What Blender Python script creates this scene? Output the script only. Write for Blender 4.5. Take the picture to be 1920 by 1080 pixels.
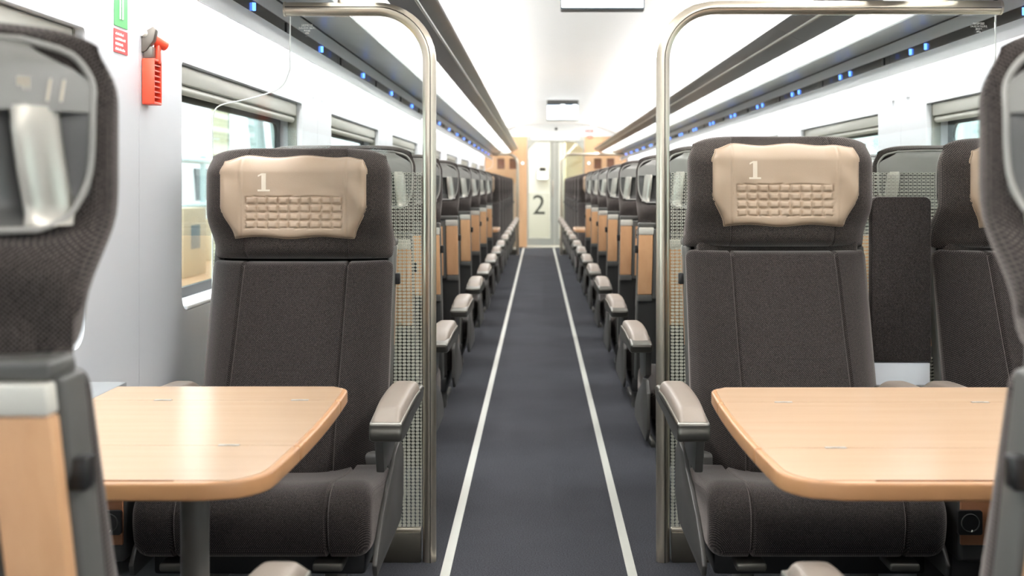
import bpy, bmesh, math, random
from mathutils import Vector, Matrix

random.seed(7)
for o in list(bpy.data.objects):
    bpy.data.objects.remove(o)
scene = bpy.context.scene
COL = scene.collection
PI = math.pi

# ------------------------------------------------------------------ camera
CAM_H = 1.10
cam_d = bpy.data.cameras.new('camera')
cam = bpy.data.objects.new('camera', cam_d)
COL.objects.link(cam)
cam.location = (0, 0, CAM_H)
cam.rotation_euler = (PI / 2, 0, 0)
cam_d.sensor_width = 36.0
cam_d.sensor_fit = 'HORIZONTAL'
cam_d.lens = 2133.0 / 1920.0 * 36.0
cam_d.shift_x = -50.0 / 1920.0
cam_d.shift_y = -192.0 / 1920.0
cam_d.clip_start = 0.02
cam_d.dof.use_dof = True
cam_d.dof.focus_distance = 2.85
cam_d.dof.aperture_fstop = 4.8
scene.camera = cam

# ------------------------------------------------------------------ world
W = bpy.data.worlds.new('world')
scene.world = W
W.use_nodes = True
bg = W.node_tree.nodes['Background']
bg.inputs['Color'].default_value = (0.93, 0.97, 1.0, 1)
bg.inputs['Strength'].default_value = 6.0

# light levels of the lamps of the car (emission strength)
E_STRIP = 26.0     # LED strips beside the ceiling panel
E_COVE = 34.0       # cove lamps on top of the rack rails
E_WASH = 30.0      # wall washers behind the rack fascia
E_SCREEN = 2.6
scene.view_settings.view_transform = 'Standard'
scene.view_settings.look = 'None'
scene.view_settings.gamma = 1.0
scene.view_settings.use_curve_mapping = False
scene.view_settings.exposure = 0.45


# ------------------------------------------------------------------ materials
def lin(r, g, b):
    def c(x):
        x /= 255.0
        return x / 12.92 if x <= 0.04045 else ((x + 0.055) / 1.055) ** 2.4
    return (c(r), c(g), c(b), 1.0)


M = {}


def new_mat(name):
    m = bpy.data.materials.new(name)
    m.use_nodes = True
    nt = m.node_tree
    b = nt.nodes['Principled BSDF']
    M[name] = m
    return m, nt, b


def mat(name, col, rough=0.5, metal=0.0, spec=0.5, noise=0.0, nscale=40.0, bump=0.0, bscale=200.0):
    m, nt, b = new_mat(name)
    b.inputs['Base Color'].default_value = col
    b.inputs['Roughness'].default_value = rough
    b.inputs['Metallic'].default_value = metal
    b.inputs['Specular IOR Level'].default_value = spec
    tc = nt.nodes.new('ShaderNodeTexCoord')
    if noise > 0:
        n = nt.nodes.new('ShaderNodeTexNoise')
        n.inputs['Scale'].default_value = nscale
        n.inputs['Detail'].default_value = 3
        nt.links.new(tc.outputs['Object'], n.inputs['Vector'])
        mx = nt.nodes.new('ShaderNodeMix')
        mx.data_type = 'RGBA'
        mx.inputs[6].default_value = tuple(max(0, c * (1 - noise)) for c in col[:3]) + (1,)
        mx.inputs[7].default_value = tuple(min(1, c * (1 + noise)) for c in col[:3]) + (1,)
        nt.links.new(n.outputs['Fac'], mx.inputs[0])
        nt.links.new(mx.outputs[2], b.inputs['Base Color'])
    if bump > 0:
        n2 = nt.nodes.new('ShaderNodeTexNoise')
        n2.inputs['Scale'].default_value = bscale
        nt.links.new(tc.outputs['Object'], n2.inputs['Vector'])
        bp = nt.nodes.new('ShaderNodeBump')
        bp.inputs['Strength'].default_value = bump
        bp.inputs['Distance'].default_value = 0.002
        nt.links.new(n2.outputs['Fac'], bp.inputs['Height'])
        nt.links.new(bp.outputs['Normal'], b.inputs['Normal'])
    return m


def emat(name, col, strength):
    m = bpy.data.materials.new(name)
    m.use_nodes = True
    nt = m.node_tree
    nt.nodes.remove(nt.nodes['Principled BSDF'])
    e = nt.nodes.new('ShaderNodeEmission')
    e.inputs['Color'].default_value = col
    e.inputs['Strength'].default_value = strength
    nt.links.new(e.outputs[0], nt.nodes['Material Output'].inputs['Surface'])
    M[name] = m
    return m


def math_node(nt, op, a, b=None, c=None):
    n = nt.nodes.new('ShaderNodeMath')
    n.operation = op
    for i, x in enumerate((a, b, c)):
        if x is None:
            continue
        if isinstance(x, (int, float)):
            n.inputs[i].default_value = x
        else:
            nt.links.new(x, n.inputs[i])
    return n.outputs[0]


def fabric(name, dark, light, period, ky=0.0, rough=0.9):
    """woven cloth: pale thread dots on a dark ground"""
    m, nt, b = new_mat(name)
    b.inputs['Roughness'].default_value = rough
    b.inputs['Specular IOR Level'].default_value = 0.2
    tc = nt.nodes.new('ShaderNodeTexCoord')
    sp = nt.nodes.new('ShaderNodeSeparateXYZ')
    nt.links.new(tc.outputs['Object'], sp.inputs[0])
    k = 2 * PI / period
    yz = math_node(nt, 'SUBTRACT', sp.outputs['Z'], math_node(nt, 'MULTIPLY', sp.outputs['Y'], ky))
    sx = math_node(nt, 'SINE', math_node(nt, 'MULTIPLY', sp.outputs['X'], k))
    sz = math_node(nt, 'SINE', math_node(nt, 'MULTIPLY', yz, k))
    pr = math_node(nt, 'MULTIPLY', sx, sz)
    nz = nt.nodes.new('ShaderNodeTexNoise')
    nz.inputs['Scale'].default_value = 420
    nt.links.new(tc.outputs['Object'], nz.inputs['Vector'])
    s = math_node(nt, 'ADD', pr, math_node(nt, 'MULTIPLY', math_node(nt, 'SUBTRACT', nz.outputs['Fac'], 0.5), 1.6))
    mr = nt.nodes.new('ShaderNodeMapRange')
    mr.interpolation_type = 'SMOOTHSTEP'
    mr.inputs['From Min'].default_value = 0.15
    mr.inputs['From Max'].default_value = 0.85
    nt.links.new(s, mr.inputs['Value'])
    mx = nt.nodes.new('ShaderNodeMix')
    mx.data_type = 'RGBA'
    mx.inputs[6].default_value = dark
    mx.inputs[7].default_value = light
    nt.links.new(mr.outputs[0], mx.inputs[0])
    nt.links.new(mx.outputs[2], b.inputs['Base Color'])
    bp = nt.nodes.new('ShaderNodeBump')
    bp.inputs['Strength'].default_value = 0.35
    bp.inputs['Distance'].default_value = 0.001
    nt.links.new(mr.outputs[0], bp.inputs['Height'])
    nt.links.new(bp.outputs['Normal'], b.inputs['Normal'])
    b.inputs['Sheen Weight'].default_value = 0.3
    b.inputs['Sheen Roughness'].default_value = 0.4
    b.inputs['Sheen Tint'].default_value = (1.0, 0.9, 0.85, 1)
    return m


def wood(name, c1, c2, axis, rough=0.35):
    """beech: long fine grain along one object axis"""
    m, nt, b = new_mat(name)
    b.inputs['Roughness'].default_value = rough
    tc = nt.nodes.new('ShaderNodeTexCoord')
    mp = nt.nodes.new('ShaderNodeMapping')
    sc = [30.0, 30.0, 30.0]
    sc['XYZ'.index(axis)] = 1.6
    mp.inputs['Scale'].default_value = sc
    nt.links.new(tc.outputs['Object'], mp.inputs['Vector'])
    n = nt.nodes.new('ShaderNodeTexNoise')
    n.inputs['Scale'].default_value = 1.0
    n.inputs['Detail'].default_value = 5
    n.inputs['Roughness'].default_value = 0.65
    nt.links.new(mp.outputs[0], n.inputs['Vector'])
    mx = nt.nodes.new('ShaderNodeMix')
    mx.data_type = 'RGBA'
    mx.inputs[6].default_value = c1
    mx.inputs[7].default_value = c2
    nt.links.new(n.outputs['Fac'], mx.inputs[0])
    nt.links.new(mx.outputs[2], b.inputs['Base Color'])
    return m


def glass(name, tint, base=0.04, rough=0.02):
    m = bpy.data.materials.new(name)
    m.use_nodes = True
    nt = m.node_tree
    nt.nodes.remove(nt.nodes['Principled BSDF'])
    tr = nt.nodes.new('ShaderNodeBsdfTransparent')
    tr.inputs['Color'].default_value = tint
    gl = nt.nodes.new('ShaderNodeBsdfGlossy')
    gl.inputs['Roughness'].default_value = rough
    lw = nt.nodes.new('ShaderNodeLayerWeight')
    lw.inputs['Blend'].default_value = 0.15
    fac = math_node(nt, 'ADD', math_node(nt, 'MULTIPLY', lw.outputs['Fresnel'], 0.55), base * 0.5)
    mx = nt.nodes.new('ShaderNodeMixShader')
    nt.links.new(fac, mx.inputs[0])
    nt.links.new(tr.outputs[0], mx.inputs[1])
    nt.links.new(gl.outputs[0], mx.inputs[2])
    nt.links.new(mx.outputs[0], nt.nodes['Material Output'].inputs['Surface'])
    M[name] = m
    return m, nt, mx


def printed_glass(name):
    """clear screen with a printed raster of small rounded links, open at the top, filled below"""
    m, nt, mx = glass(name, (0.97, 0.985, 0.975, 1))
    tc = nt.nodes.new('ShaderNodeTexCoord')
    sp = nt.nodes.new('ShaderNodeSeparateXYZ')
    nt.links.new(tc.outputs['Object'], sp.inputs[0])
    px, pz = 0.0128, 0.0100
    fx = math_node(nt, 'SUBTRACT', math_node(nt, 'FRACT', math_node(nt, 'MULTIPLY', math_node(nt, 'ADD', sp.outputs['X'], 10.0), 1 / px)), 0.5)
    fz = math_node(nt, 'SUBTRACT', math_node(nt, 'FRACT', math_node(nt, 'MULTIPLY', sp.outputs['Z'], 1 / pz)), 0.5)
    ax = math_node(nt, 'MULTIPLY', math_node(nt, 'ABSOLUTE', fx), px * 1000)
    az = math_node(nt, 'MULTIPLY', math_node(nt, 'ABSOLUTE', fz), pz * 1000)   # millimetres
    # superellipse radius of the link
    def rr(a, b_):
        p = math_node(nt, 'ADD', math_node(nt, 'POWER', math_node(nt, 'DIVIDE', ax, a), 3.0),
                      math_node(nt, 'POWER', math_node(nt, 'DIVIDE', az, b_), 3.0))
        return p
    outer = math_node(nt, 'LESS_THAN', rr(5.2, 3.6), 1.0)
    hole_k = nt.nodes.new('ShaderNodeMapRange')
    hole_k.inputs['From Min'].default_value = 0.66
    hole_k.inputs['From Max'].default_value = 1.08
    hole_k.inputs['To Min'].default_value = 0.02
    hole_k.inputs['To Max'].default_value = 1.0
    nt.links.new(sp.outputs['Z'], hole_k.inputs['Value'])
    ha = math_node(nt, 'MULTIPLY', hole_k.outputs[0], 3.5)
    hb = math_node(nt, 'MULTIPLY', hole_k.outputs[0], 2.0)
    hole = math_node(nt, 'GREATER_THAN', rr(ha, hb), 1.0)
    zlo = math_node(nt, 'GREATER_THAN', sp.outputs['Z'], 0.10)
    zhi = math_node(nt, 'LESS_THAN', sp.outputs['Z'], 1.14)
    msk = math_node(nt, 'MULTIPLY', math_node(nt, 'MULTIPLY', outer, hole), math_node(nt, 'MULTIPLY', zlo, zhi))
    msk = math_node(nt, 'MULTIPLY', msk, 0.72)
    df = nt.nodes.new('ShaderNodeBsdfDiffuse')
    df.inputs['Color'].default_value = lin(222, 222, 208)
    m2 = nt.nodes.new('ShaderNodeMixShader')
    nt.links.new(msk, m2.inputs[0])
    nt.links.new(mx.outputs[0], m2.inputs[1])
    nt.links.new(df.outputs[0], m2.inputs[2])
    nt.links.new(m2.outputs[0], nt.nodes['Material Output'].inputs['Surface'])


def frosted(name):
    m = bpy.data.materials.new(name)
    m.use_nodes = True
    nt = m.node_tree
    nt.nodes.remove(nt.nodes['Principled BSDF'])
    a = nt.nodes.new('ShaderNodeBsdfTranslucent')
    a.inputs['Color'].default_value = (0.92, 0.93, 0.92, 1)
    b = nt.nodes.new('ShaderNodeBsdfTransparent')
    b.inputs['Color'].default_value = (0.95, 0.96, 0.95, 1)
    c = nt.nodes.new('ShaderNodeBsdfGlossy')
    c.inputs['Roughness'].default_value = 0.08
    m1 = nt.nodes.new('ShaderNodeMixShader')
    m1.inputs[0].default_value = 0.35
    nt.links.new(a.outputs[0], m1.inputs[1])
    nt.links.new(b.outputs[0], m1.inputs[2])
    m2 = nt.nodes.new('ShaderNodeMixShader')
    m2.inputs[0].default_value = 0.07
    nt.links.new(m1.outputs[0], m2.inputs[1])
    nt.links.new(c.outputs[0], m2.inputs[2])
    nt.links.new(m2.outputs[0], nt.nodes['Material Output'].inputs['Surface'])
    M[name] = m


fabric('cloth', lin(27, 23, 23), lin(94, 85, 82), 0.0046)
fabric('cloth_seat', lin(27, 23, 23), lin(96, 87, 84), 0.0046, -1.0)
fabric('cloth_head', lin(31, 27, 26), lin(112, 102, 97), 0.0046)
mat('leather_beige', lin(162, 141, 120), 0.48, bump=0.12, bscale=500)
mat('leather_taupe', lin(140, 128, 118), 0.45, bump=0.1, bscale=500)
mat('print_cream', lin(212, 200, 182), 0.6, noise=0.05)
mat('plastic_grey', lin(88, 87, 84), 0.42, noise=0.03)
mat('plastic_hood', lin(128, 126, 122), 0.38, noise=0.03)
mat('shell_rim', lin(150, 147, 142), 0.4, noise=0.02)
mat('plastic_recess', lin(88, 87, 85), 0.38, noise=0.03)
mat('plastic_side', lin(74, 72, 70), 0.42, noise=0.03)
mat('plastic_dark', lin(52, 51, 50), 0.5, noise=0.05)
mat('plastic_black', lin(20, 20, 21), 0.4, noise=0.05)
mat('trim_light', lin(190, 188, 180), 0.3, 0.6, noise=0.02)
mat('handle_silver', lin(186, 181, 171), 0.3, 0.65, noise=0.03, nscale=300)
mat('silver', lin(232, 227, 216), 0.4, 0.15, noise=0.03, nscale=300)
mat('champagne', lin(212, 202, 186), 0.3, 0.9, noise=0.04, nscale=300)
mat('leg_grey', lin(104, 100, 95), 0.4, 0.1, noise=0.03)
mat('hinge_metal', lin(150, 146, 138), 0.45, 0.4, noise=0.03)
mat('bronze_dark', lin(92, 88, 80), 0.42, 0.7, noise=0.05)
mat('arm_metal', lin(104, 102, 96), 0.35, 0.75, noise=0.04)
wood('beech_v', lin(196, 146, 104), lin(222, 176, 134), 'Z', 0.38)
wood('beech_table', lin(186, 153, 124), lin(206, 175, 147), 'X', 0.22)
wood('beech_edge', lin(172, 124, 84), lin(192, 144, 102), 'X', 0.35)
wood('beech_dark', lin(120, 78, 52), lin(150, 100, 68), 'X', 0.4)
wood('beech_wall', lin(206, 158, 116), lin(226, 182, 140), 'Z', 0.4)
mat('wall_paint', lin(208, 209, 213), 0.5, noise=0.01, nscale=3)
mat('wall_white', lin(236, 237, 240), 0.45, noise=0.01)
mat('ceiling_white', lin(240, 240, 238), 0.6, noise=0.01, nscale=2)
mat('blind_grey', lin(190, 188, 178), 0.4, 0.2, noise=0.03)
mat('gasket', lin(26, 30, 32), 0.35, noise=0.05)
mat('guide_grey', lin(112, 112, 102), 0.5, noise=0.04)
mat('duct_grey', lin(150, 152, 154), 0.4, noise=0.03)
mat('rack_grey', lin(206, 208, 212), 0.4, 0.05, noise=0.03)
mat('rack_band', lin(184, 189, 192), 0.3, 0.2, noise=0.1, nscale=6)
mat('rack_lip', lin(134, 136, 140), 0.28, 0.7, noise=0.08, nscale=6)
mat('strip_dark', lin(44, 40, 38), 0.12, noise=0.1, nscale=9)
mat('red_plastic', lin(240, 84, 58), 0.35, noise=0.02)
mat('red_dark', lin(196, 54, 40), 0.45, noise=0.02)
mat('green_sign', lin(70, 160, 84), 0.5, noise=0.02)
mat('red_sign', lin(214, 66, 66), 0.5, noise=0.02)
mat('blue_sign', lin(92, 88, 140), 0.5, noise=0.02)
mat('sign_white', lin(246, 246, 242), 0.5, noise=0.01)
mat('hammer_grey', lin(112, 106, 98), 0.35, 0.3, noise=0.04)
mat('floor_strip', lin(206, 206, 198), 0.45, noise=0.03)
mat('door_grey', lin(172, 172, 164), 0.4, 0.2, noise=0.03)
mat('dark_sensor', lin(50, 44, 46), 0.4, noise=0.03)
mat('screen_frame', lin(28, 52, 66), 0.3, noise=0.03)
mat('screen_blue', lin(24, 84, 124), 0.3, noise=0.03)
mat('sticker_dark', lin(52, 46, 46), 0.4, noise=0.03)
mat('vest_floor', lin(196, 192, 178), 0.5, noise=0.05)
mat('vest_cream', lin(236, 226, 190), 0.5, noise=0.03)
mat('numeral_dark', lin(64, 66, 60), 0.5, noise=0.05)
mat('numeral_pink', lin(176, 146, 140), 0.5, noise=0.05)
mat('hall_floor', lin(176, 158, 134), 0.8, noise=0.15, nscale=1.5)
mat('hall_wall', lin(214, 222, 224), 0.8, noise=0.08, nscale=0.6)
mat('hall_steel', lin(120, 134, 140), 0.6, noise=0.1)
mat('hall_teal', lin(196, 214, 214), 0.5, noise=0.08)
mat('carton', lin(210, 190, 160), 0.8, noise=0.1, nscale=6)
mat('timber', lin(180, 140, 104), 0.8, noise=0.15, nscale=8)
mat('train_white', lin(240, 242, 242), 0.35, noise=0.02)
mat('stripe_yellow', lin(228, 222, 190), 0.5, noise=0.05)
mat('red_paint', lin(190, 70, 66), 0.5, noise=0.05)
mat('stencil', lin(110, 110, 112), 0.6, noise=0.03)
emat('lamp_strip', (1.0, 0.985, 0.96, 1), E_STRIP)
emat('lamp_cove', (1.0, 0.985, 0.96, 1), E_COVE)
emat('lamp_wash', (1.0, 0.99, 0.975, 1), E_WASH)
emat('lamp_door', (1.0, 0.98, 0.94, 1), 6.0)
emat('lamp_vest', (1.0, 0.97, 0.9, 1), 13.0)
emat('screen_lit', (0.93, 0.98, 1.0, 1), E_SCREEN)
emat('led_blue', (0.10, 0.25, 1.0, 1), 3.0)
emat('button_lit', (1.0, 0.98, 0.95, 1), 2.2)
glass('window_glass', (0.86, 0.93, 0.93, 1), 0.05)
glass('clear_glass', (0.95, 0.97, 0.96, 1), 0.04)
printed_glass('printed_glass')
frosted('frosted_glass')
mat('glass_edge', lin(216, 222, 218), 0.3, noise=0.02)

# carpet
m, nt, b = new_mat('carpet')
b.inputs['Roughness'].default_value = 0.95
b.inputs['Specular IOR Level'].default_value = 0.1
tc = nt.nodes.new('ShaderNodeTexCoord')
n1 = nt.nodes.new('ShaderNodeTexNoise'); n1.inputs['Scale'].default_value = 260; n1.inputs['Detail'].default_value = 2
n2 = nt.nodes.new('ShaderNodeTexNoise'); n2.inputs['Scale'].default_value = 3.0
for n in (n1, n2):
    nt.links.new(tc.outputs['Object'], n.inputs['Vector'])
cr = nt.nodes.new('ShaderNodeValToRGB')
cr.color_ramp.elements[0].position = 0.3; cr.color_ramp.elements[0].color = lin(45, 46, 50)
cr.color_ramp.elements[1].position = 0.78; cr.color_ramp.elements[1].color = lin(86, 87, 93)
fc = math_node(nt, 'ADD', math_node(nt, 'MULTIPLY', n1.outputs['Fac'], 0.85), math_node(nt, 'MULTIPLY', n2.outputs['Fac'], 0.15))
nt.links.new(fc, cr.inputs[0])
nt.links.new(cr.outputs[0], b.inputs['Base Color'])
bp = nt.nodes.new('ShaderNodeBump'); bp.inputs['Strength'].default_value = 0.4; bp.inputs['Distance'].default_value = 0.002
nt.links.new(n1.outputs['Fac'], bp.inputs['Height'])
nt.links.new(bp.outputs['Normal'], b.inputs['Normal'])


# ------------------------------------------------------------------ mesh tools
def smooth(a, b, x):
    t = max(0.0, min(1.0, (x - a) / (b - a)))
    return t * t * (3 - 2 * t)


class MB:
    def __init__(s):
        s.v = []
        s.f = []

    def add(s, vs, fs):
        k = len(s.v)
        s.v += [tuple(p) for p in vs]
        s.f += [tuple(i + k for i in f) for f in fs]
        return s

    def box(s, x0, x1, y0, y1, z0, z1):
        vs = [(x0, y0, z0), (x1, y0, z0), (x1, y1, z0), (x0, y1, z0), (x0, y0, z1), (x1, y0, z1), (x1, y1, z1), (x0, y1, z1)]
        fs = [(0, 3, 2, 1), (4, 5, 6, 7), (0, 1, 5, 4), (1, 2, 6, 5), (2, 3, 7, 6), (3, 0, 4, 7)]
        return s.add(vs, fs)

    def prism(s, poly, axis, a0, a1):
        """polygon given in the plane across `axis` (x: (y,z), y: (x,z), z: (x,y)), extruded a0..a1"""
        def P(p, a):
            return {'x': (a, p[0], p[1]), 'y': (p[0], a, p[1]), 'z': (p[0], p[1], a)}[axis]
        n = len(poly)
        vs = [P(p, a0) for p in poly] + [P(p, a1) for p in poly]
        fs = [tuple(range(n - 1, -1, -1)), tuple(range(n, 2 * n))]
        for i in range(n):
            j = (i + 1) % n
            fs.append((i, j, n + j, n + i))
        return s.add(vs, fs)

    def tube(s, path, r, n=10, caps=True, closed=False, flat=1.0):
        path = [Vector(p) for p in path]
        rings = []
        prev = None
        L = len(path)
        for i, p in enumerate(path):
            if closed:
                t = path[(i + 1) % L] - path[i - 1]
            else:
                t = path[min(i + 1, L - 1)] - path[max(i - 1, 0)]
            t.normalize()
            if prev is None:
                up = Vector((0, 0, 1)) if abs(t.z) < 0.9 else Vector((1, 0, 0))
                a = t.cross(up).normalized()
            else:
                a = (prev - t * prev.dot(t)).normalized()
            prev = a
            b_ = t.cross(a)
            rings.append([p + (a * math.cos(2 * PI * k / n) * flat + b_ * math.sin(2 * PI * k / n)) * r for k in range(n)])
        vs = [q for ring in rings for q in ring]
        fs = []
        m_ = L if closed else L - 1
        for i in range(m_):
            for k in range(n):
                a = i * n + k
                b_ = i * n + (k + 1) % n
                c = ((i + 1) % L) * n + (k + 1) % n
                d = ((i + 1) % L) * n + k
                fs.append((a, b_, c, d))
        if caps and not closed:
            fs.append(tuple(range(n - 1, -1, -1)))
            fs.append(tuple((L - 1) * n + k for k in range(n)))
        return s.add(vs, fs)

    def cyl(s, p0, p1, r, n=16):
        return s.tube([p0, p1], r, n)

    def grid(s, pts, flip=False):
        """pts[i][j]"""
        ni, nj = len(pts), len(pts[0])
        vs = [p for row in pts for p in row]
        fs = []
        for i in range(ni - 1):
            for j in range(nj - 1):
                q = (i * nj + j, i * nj + j + 1, (i + 1) * nj + j + 1, (i + 1) * nj + j)
                fs.append(q[::-1] if flip else q)
        return s.add(vs, fs)

    def mesh(s, name, m_, bevel=0.0, seg=2, merge=True, angle=38):
        bm = bmesh.new()
        vv = [bm.verts.new(p) for p in s.v]
        for f in s.f:
            try:
                bm.faces.new([vv[i] for i in f])
            except ValueError:
                pass
        if merge:
            bmesh.ops.remove_doubles(bm, verts=bm.verts, dist=1e-5)
        bmesh.ops.recalc_face_normals(bm, faces=bm.faces)
        if bevel > 0:
            es = [e for e in bm.edges if len(e.link_faces) == 2 and e.calc_face_angle(0) > 0.5]
            bmesh.ops.bevel(bm, geom=es, offset=bevel, segments=seg, profile=0.5, affect='EDGES', clamp_overlap=True)
        me = bpy.data.meshes.new(name)
        bm.to_mesh(me)
        bm.free()
        for p in me.polygons:
            p.use_smooth = True
        me.set_sharp_from_angle(angle=math.radians(angle))
        me.materials.append(M[m_] if isinstance(m_, str) else m_)
        return me

    def build(s, name, m_, parent=None, bevel=0.0, seg=2, loc=None, angle=38):
        me = s.mesh(name, m_, bevel, seg, angle=angle)
        return link(name, me, parent, loc)


def link(name, me, parent=None, loc=None):
    o = bpy.data.objects.new(name, me)
    COL.objects.link(o)
    if parent is not None:
        o.parent = parent
    if loc:
        o.location = loc
    return o


def empty(name, loc=(0, 0, 0), rz=0.0, parent=None):
    o = bpy.data.objects.new(name, None)
    COL.objects.link(o)
    o.location = loc
    o.rotation_euler = (0, 0, rz)
    o.empty_display_size = 0.1
    if parent is not None:
        o.parent = parent
    return o


def tag(o, label, cat, group=None):
    o['label'] = label
    o['category'] = cat
    if group:
        o['group'] = group
    return o


def struct(o):
    o['kind'] = 'structure'
    return o


def copy_tree(o, parent=None):
    c = o.copy()
    COL.objects.link(c)
    c.parent = parent
    for ch in o.children:
        copy_tree(ch, c)
    return c


def catmull(pts, per=5, closed=True):
    out = []
    n = len(pts)
    rng = range(n) if closed else range(n - 1)
    for i in rng:
        if closed:
            p0, p1, p2, p3 = pts[i - 1], pts[i], pts[(i + 1) % n], pts[(i + 2) % n]
        else:
            p0, p1, p2, p3 = pts[max(i - 1, 0)], pts[i], pts[i + 1], pts[min(i + 2, n - 1)]
        for k in range(per):
            t = k / per
            out.append(tuple(0.5 * (2 * b_ + (c - a) * t + (2 * a - 5 * b_ + 4 * c - d) * t * t + (3 * b_ - a - 3 * c + d) * t ** 3)
                             for a, b_, c, d in zip(p0, p1, p2, p3)))
    if not closed:
        out.append(tuple(pts[-1]))
    return out


def rrect(x0, x1, z0, z1, r, n=5):
    """rounded rectangle outline, r = one radius or four (lower left, lower right, upper right, upper left)"""
    if not isinstance(r, (tuple, list)):
        r = (r,) * 4
    out = []
    for (cx, cz, a0, rr) in ((x0 + r[0], z0 + r[0], PI, r[0]), (x1 - r[1], z0 + r[1], 1.5 * PI, r[1]),
                             (x1 - r[2], z1 - r[2], 0, r[2]), (x0 + r[3], z1 - r[3], 0.5 * PI, r[3])):
        if rr < 1e-6:
            out.append((cx, cz))
            continue
        for k in range(n + 1):
            a = a0 + 0.5 * PI * k / n
            out.append((cx + rr * math.cos(a), cz + rr * math.sin(a)))
    return out


def loft_x(profile, half, r, seams=(), depth=0.004, mod=None):
    """closed (y,z) profile swept across x with rounded ends and sewn grooves"""
    n = len(profile)
    ar = sum(profile[i][0] * profile[(i + 1) % n][1] - profile[(i + 1) % n][0] * profile[i][1] for i in range(n))
    sg = 1 if ar > 0 else -1
    nor = []
    for i in range(n):
        a, b_ = profile[i - 1], profile[(i + 1) % n]
        dy, dz = b_[0] - a[0], b_[1] - a[1]
        l = math.hypot(dy, dz) or 1
        nor.append((sg * dz / l, -sg * dy / l))
    st = []
    for k in range(6):
        a = 0.5 * PI * k / 5
        st.append((half - r + r * math.sin(a), r - r * math.cos(a)))
    xs = {}
    for x, ins in st:
        xs[round(x, 5)] = ins
        xs[round(-x, 5)] = ins
    for sx in seams:
        for d, ins in ((-0.006, 0), (-0.002, depth), (0.002, depth), (0.006, 0)):
            xs[round(sx + d, 5)] = ins
    for k in range(-4, 5):
        x = round((half - r) * k / 5, 5)
        if all(abs(x - s_) > 0.012 for s_ in seams):
            xs.setdefault(x, 0)
    mb = MB()
    rows = []
    for x in sorted(xs):
        ins = xs[x]
        row = []
        for (y, z), (ny, nz) in zip(profile, nor):
            yy, zz = y - ny * ins, z - nz * ins
            if mod:
                yy, zz = mod(x, yy, zz)
            row.append((x, yy, zz))
        row.append(row[0])
        rows.append(row)
    mb.grid(rows)
    k = len(mb.v)
    mb.add(rows[0][:-1], [tuple(range(n))])
    mb.add(rows[-1][:-1], [tuple(range(n - 1, -1, -1))])
    return mb


# ------------------------------------------------------------------ dimensions of the car
XC = 0.305                   # middle of the car
HALF = 1.262                 # wall from middle
XL, XR = XC - HALF, XC + HALF
Y0, Y1 = -3.0, 20.3          # rear and end wall
WIN_P = 2.2                  # window pitch
WIN_S = 3.05                 # a window starts here
WIN_L = 1.55
WZ0, WZ1 = 0.76, 1.432

# ------------------------------------------------------------------ floor
mb = MB().box(XL - 0.12, XR + 0.12, Y0, Y1 + 2.6, -0.06, 0.0)
floor = struct(mb.build('floor', 'carpet'))
SX = 0.4807 * CAM_H / 2
for i, x in enumerate((-SX, SX)):
    struct(MB().box(x - 0.0135, x + 0.0135, Y0, 20.1, 0.0, 0.003).build('trim_%d' % (i + 1), 'floor_strip'))
struct(MB().box(-SX, SX + 0.05, 20.1, 20.14, 0.0, 0.003).build('trim_3', 'floor_strip'))
struct(MB().box(-0.22, 0.83, 20.16, 20.45, 0.0, 0.006).build('trim_4', 'door_grey'))

# ------------------------------------------------------------------ side walls (panels with a window opening each)
def wall_module(name, y0, y1, wy0, wy1, side, parent):
    """one wall panel; side -1 = left. The panel's inner face lies on the wall plane."""
    hole = rrect(wy0, wy1, WZ0, WZ1, (0.05, 0.05, 0.012, 0.012), 5)
    z0, z1 = 0.0, 2.02
    cy, cz = (wy0 + wy1) / 2, (WZ0 + WZ1) / 2
    outer = []
    for (y, z) in hole:
        dy, dz = y - cy, z - cz
        # push to the border of the panel
        ty = ((y1 - cy) / dy if dy > 0 else (y0 - cy) / dy) if abs(dy) > 1e-9 else 1e9
        tz = ((z1 - cz) / dz if dz > 0 else (z0 - cz) / dz) if abs(dz) > 1e-9 else 1e9
        t = min(ty, tz)
        outer.append((cy + dy * t, cz + dz * t))
    # exact corners
    for corner in ((y0, z0), (y1, z0), (y1, z1), (y0, z1)):
        k = min(range(len(outer)), key=lambda i: (outer[i][0] - corner[0]) ** 2 + (outer[i][1] - corner[1]) ** 2)
        outer[k] = corner
    n = len(hole)
    xi = XL if side < 0 else XR
    xo = xi + side * 0.10
    vs = [(xi, y, z) for y, z in hole] + [(xi, y, z) for y, z in outer] + \
         [(xo, y, z) for y, z in hole] + [(xo, y, z) for y, z in outer]
    fs = []
    for i in range(n):
        j = (i + 1) % n
        fs += [(i, j, n + j, n + i), (2 * n + i, 3 * n + i, 3 * n + j, 2 * n + j),
               (i, 2 * n + i, 2 * n + j, j), (n + i, n + j, 3 * n + j, 3 * n + i)]
    return MB().add(vs, fs).build(name, 'wall_paint', parent, angle=30)


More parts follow.
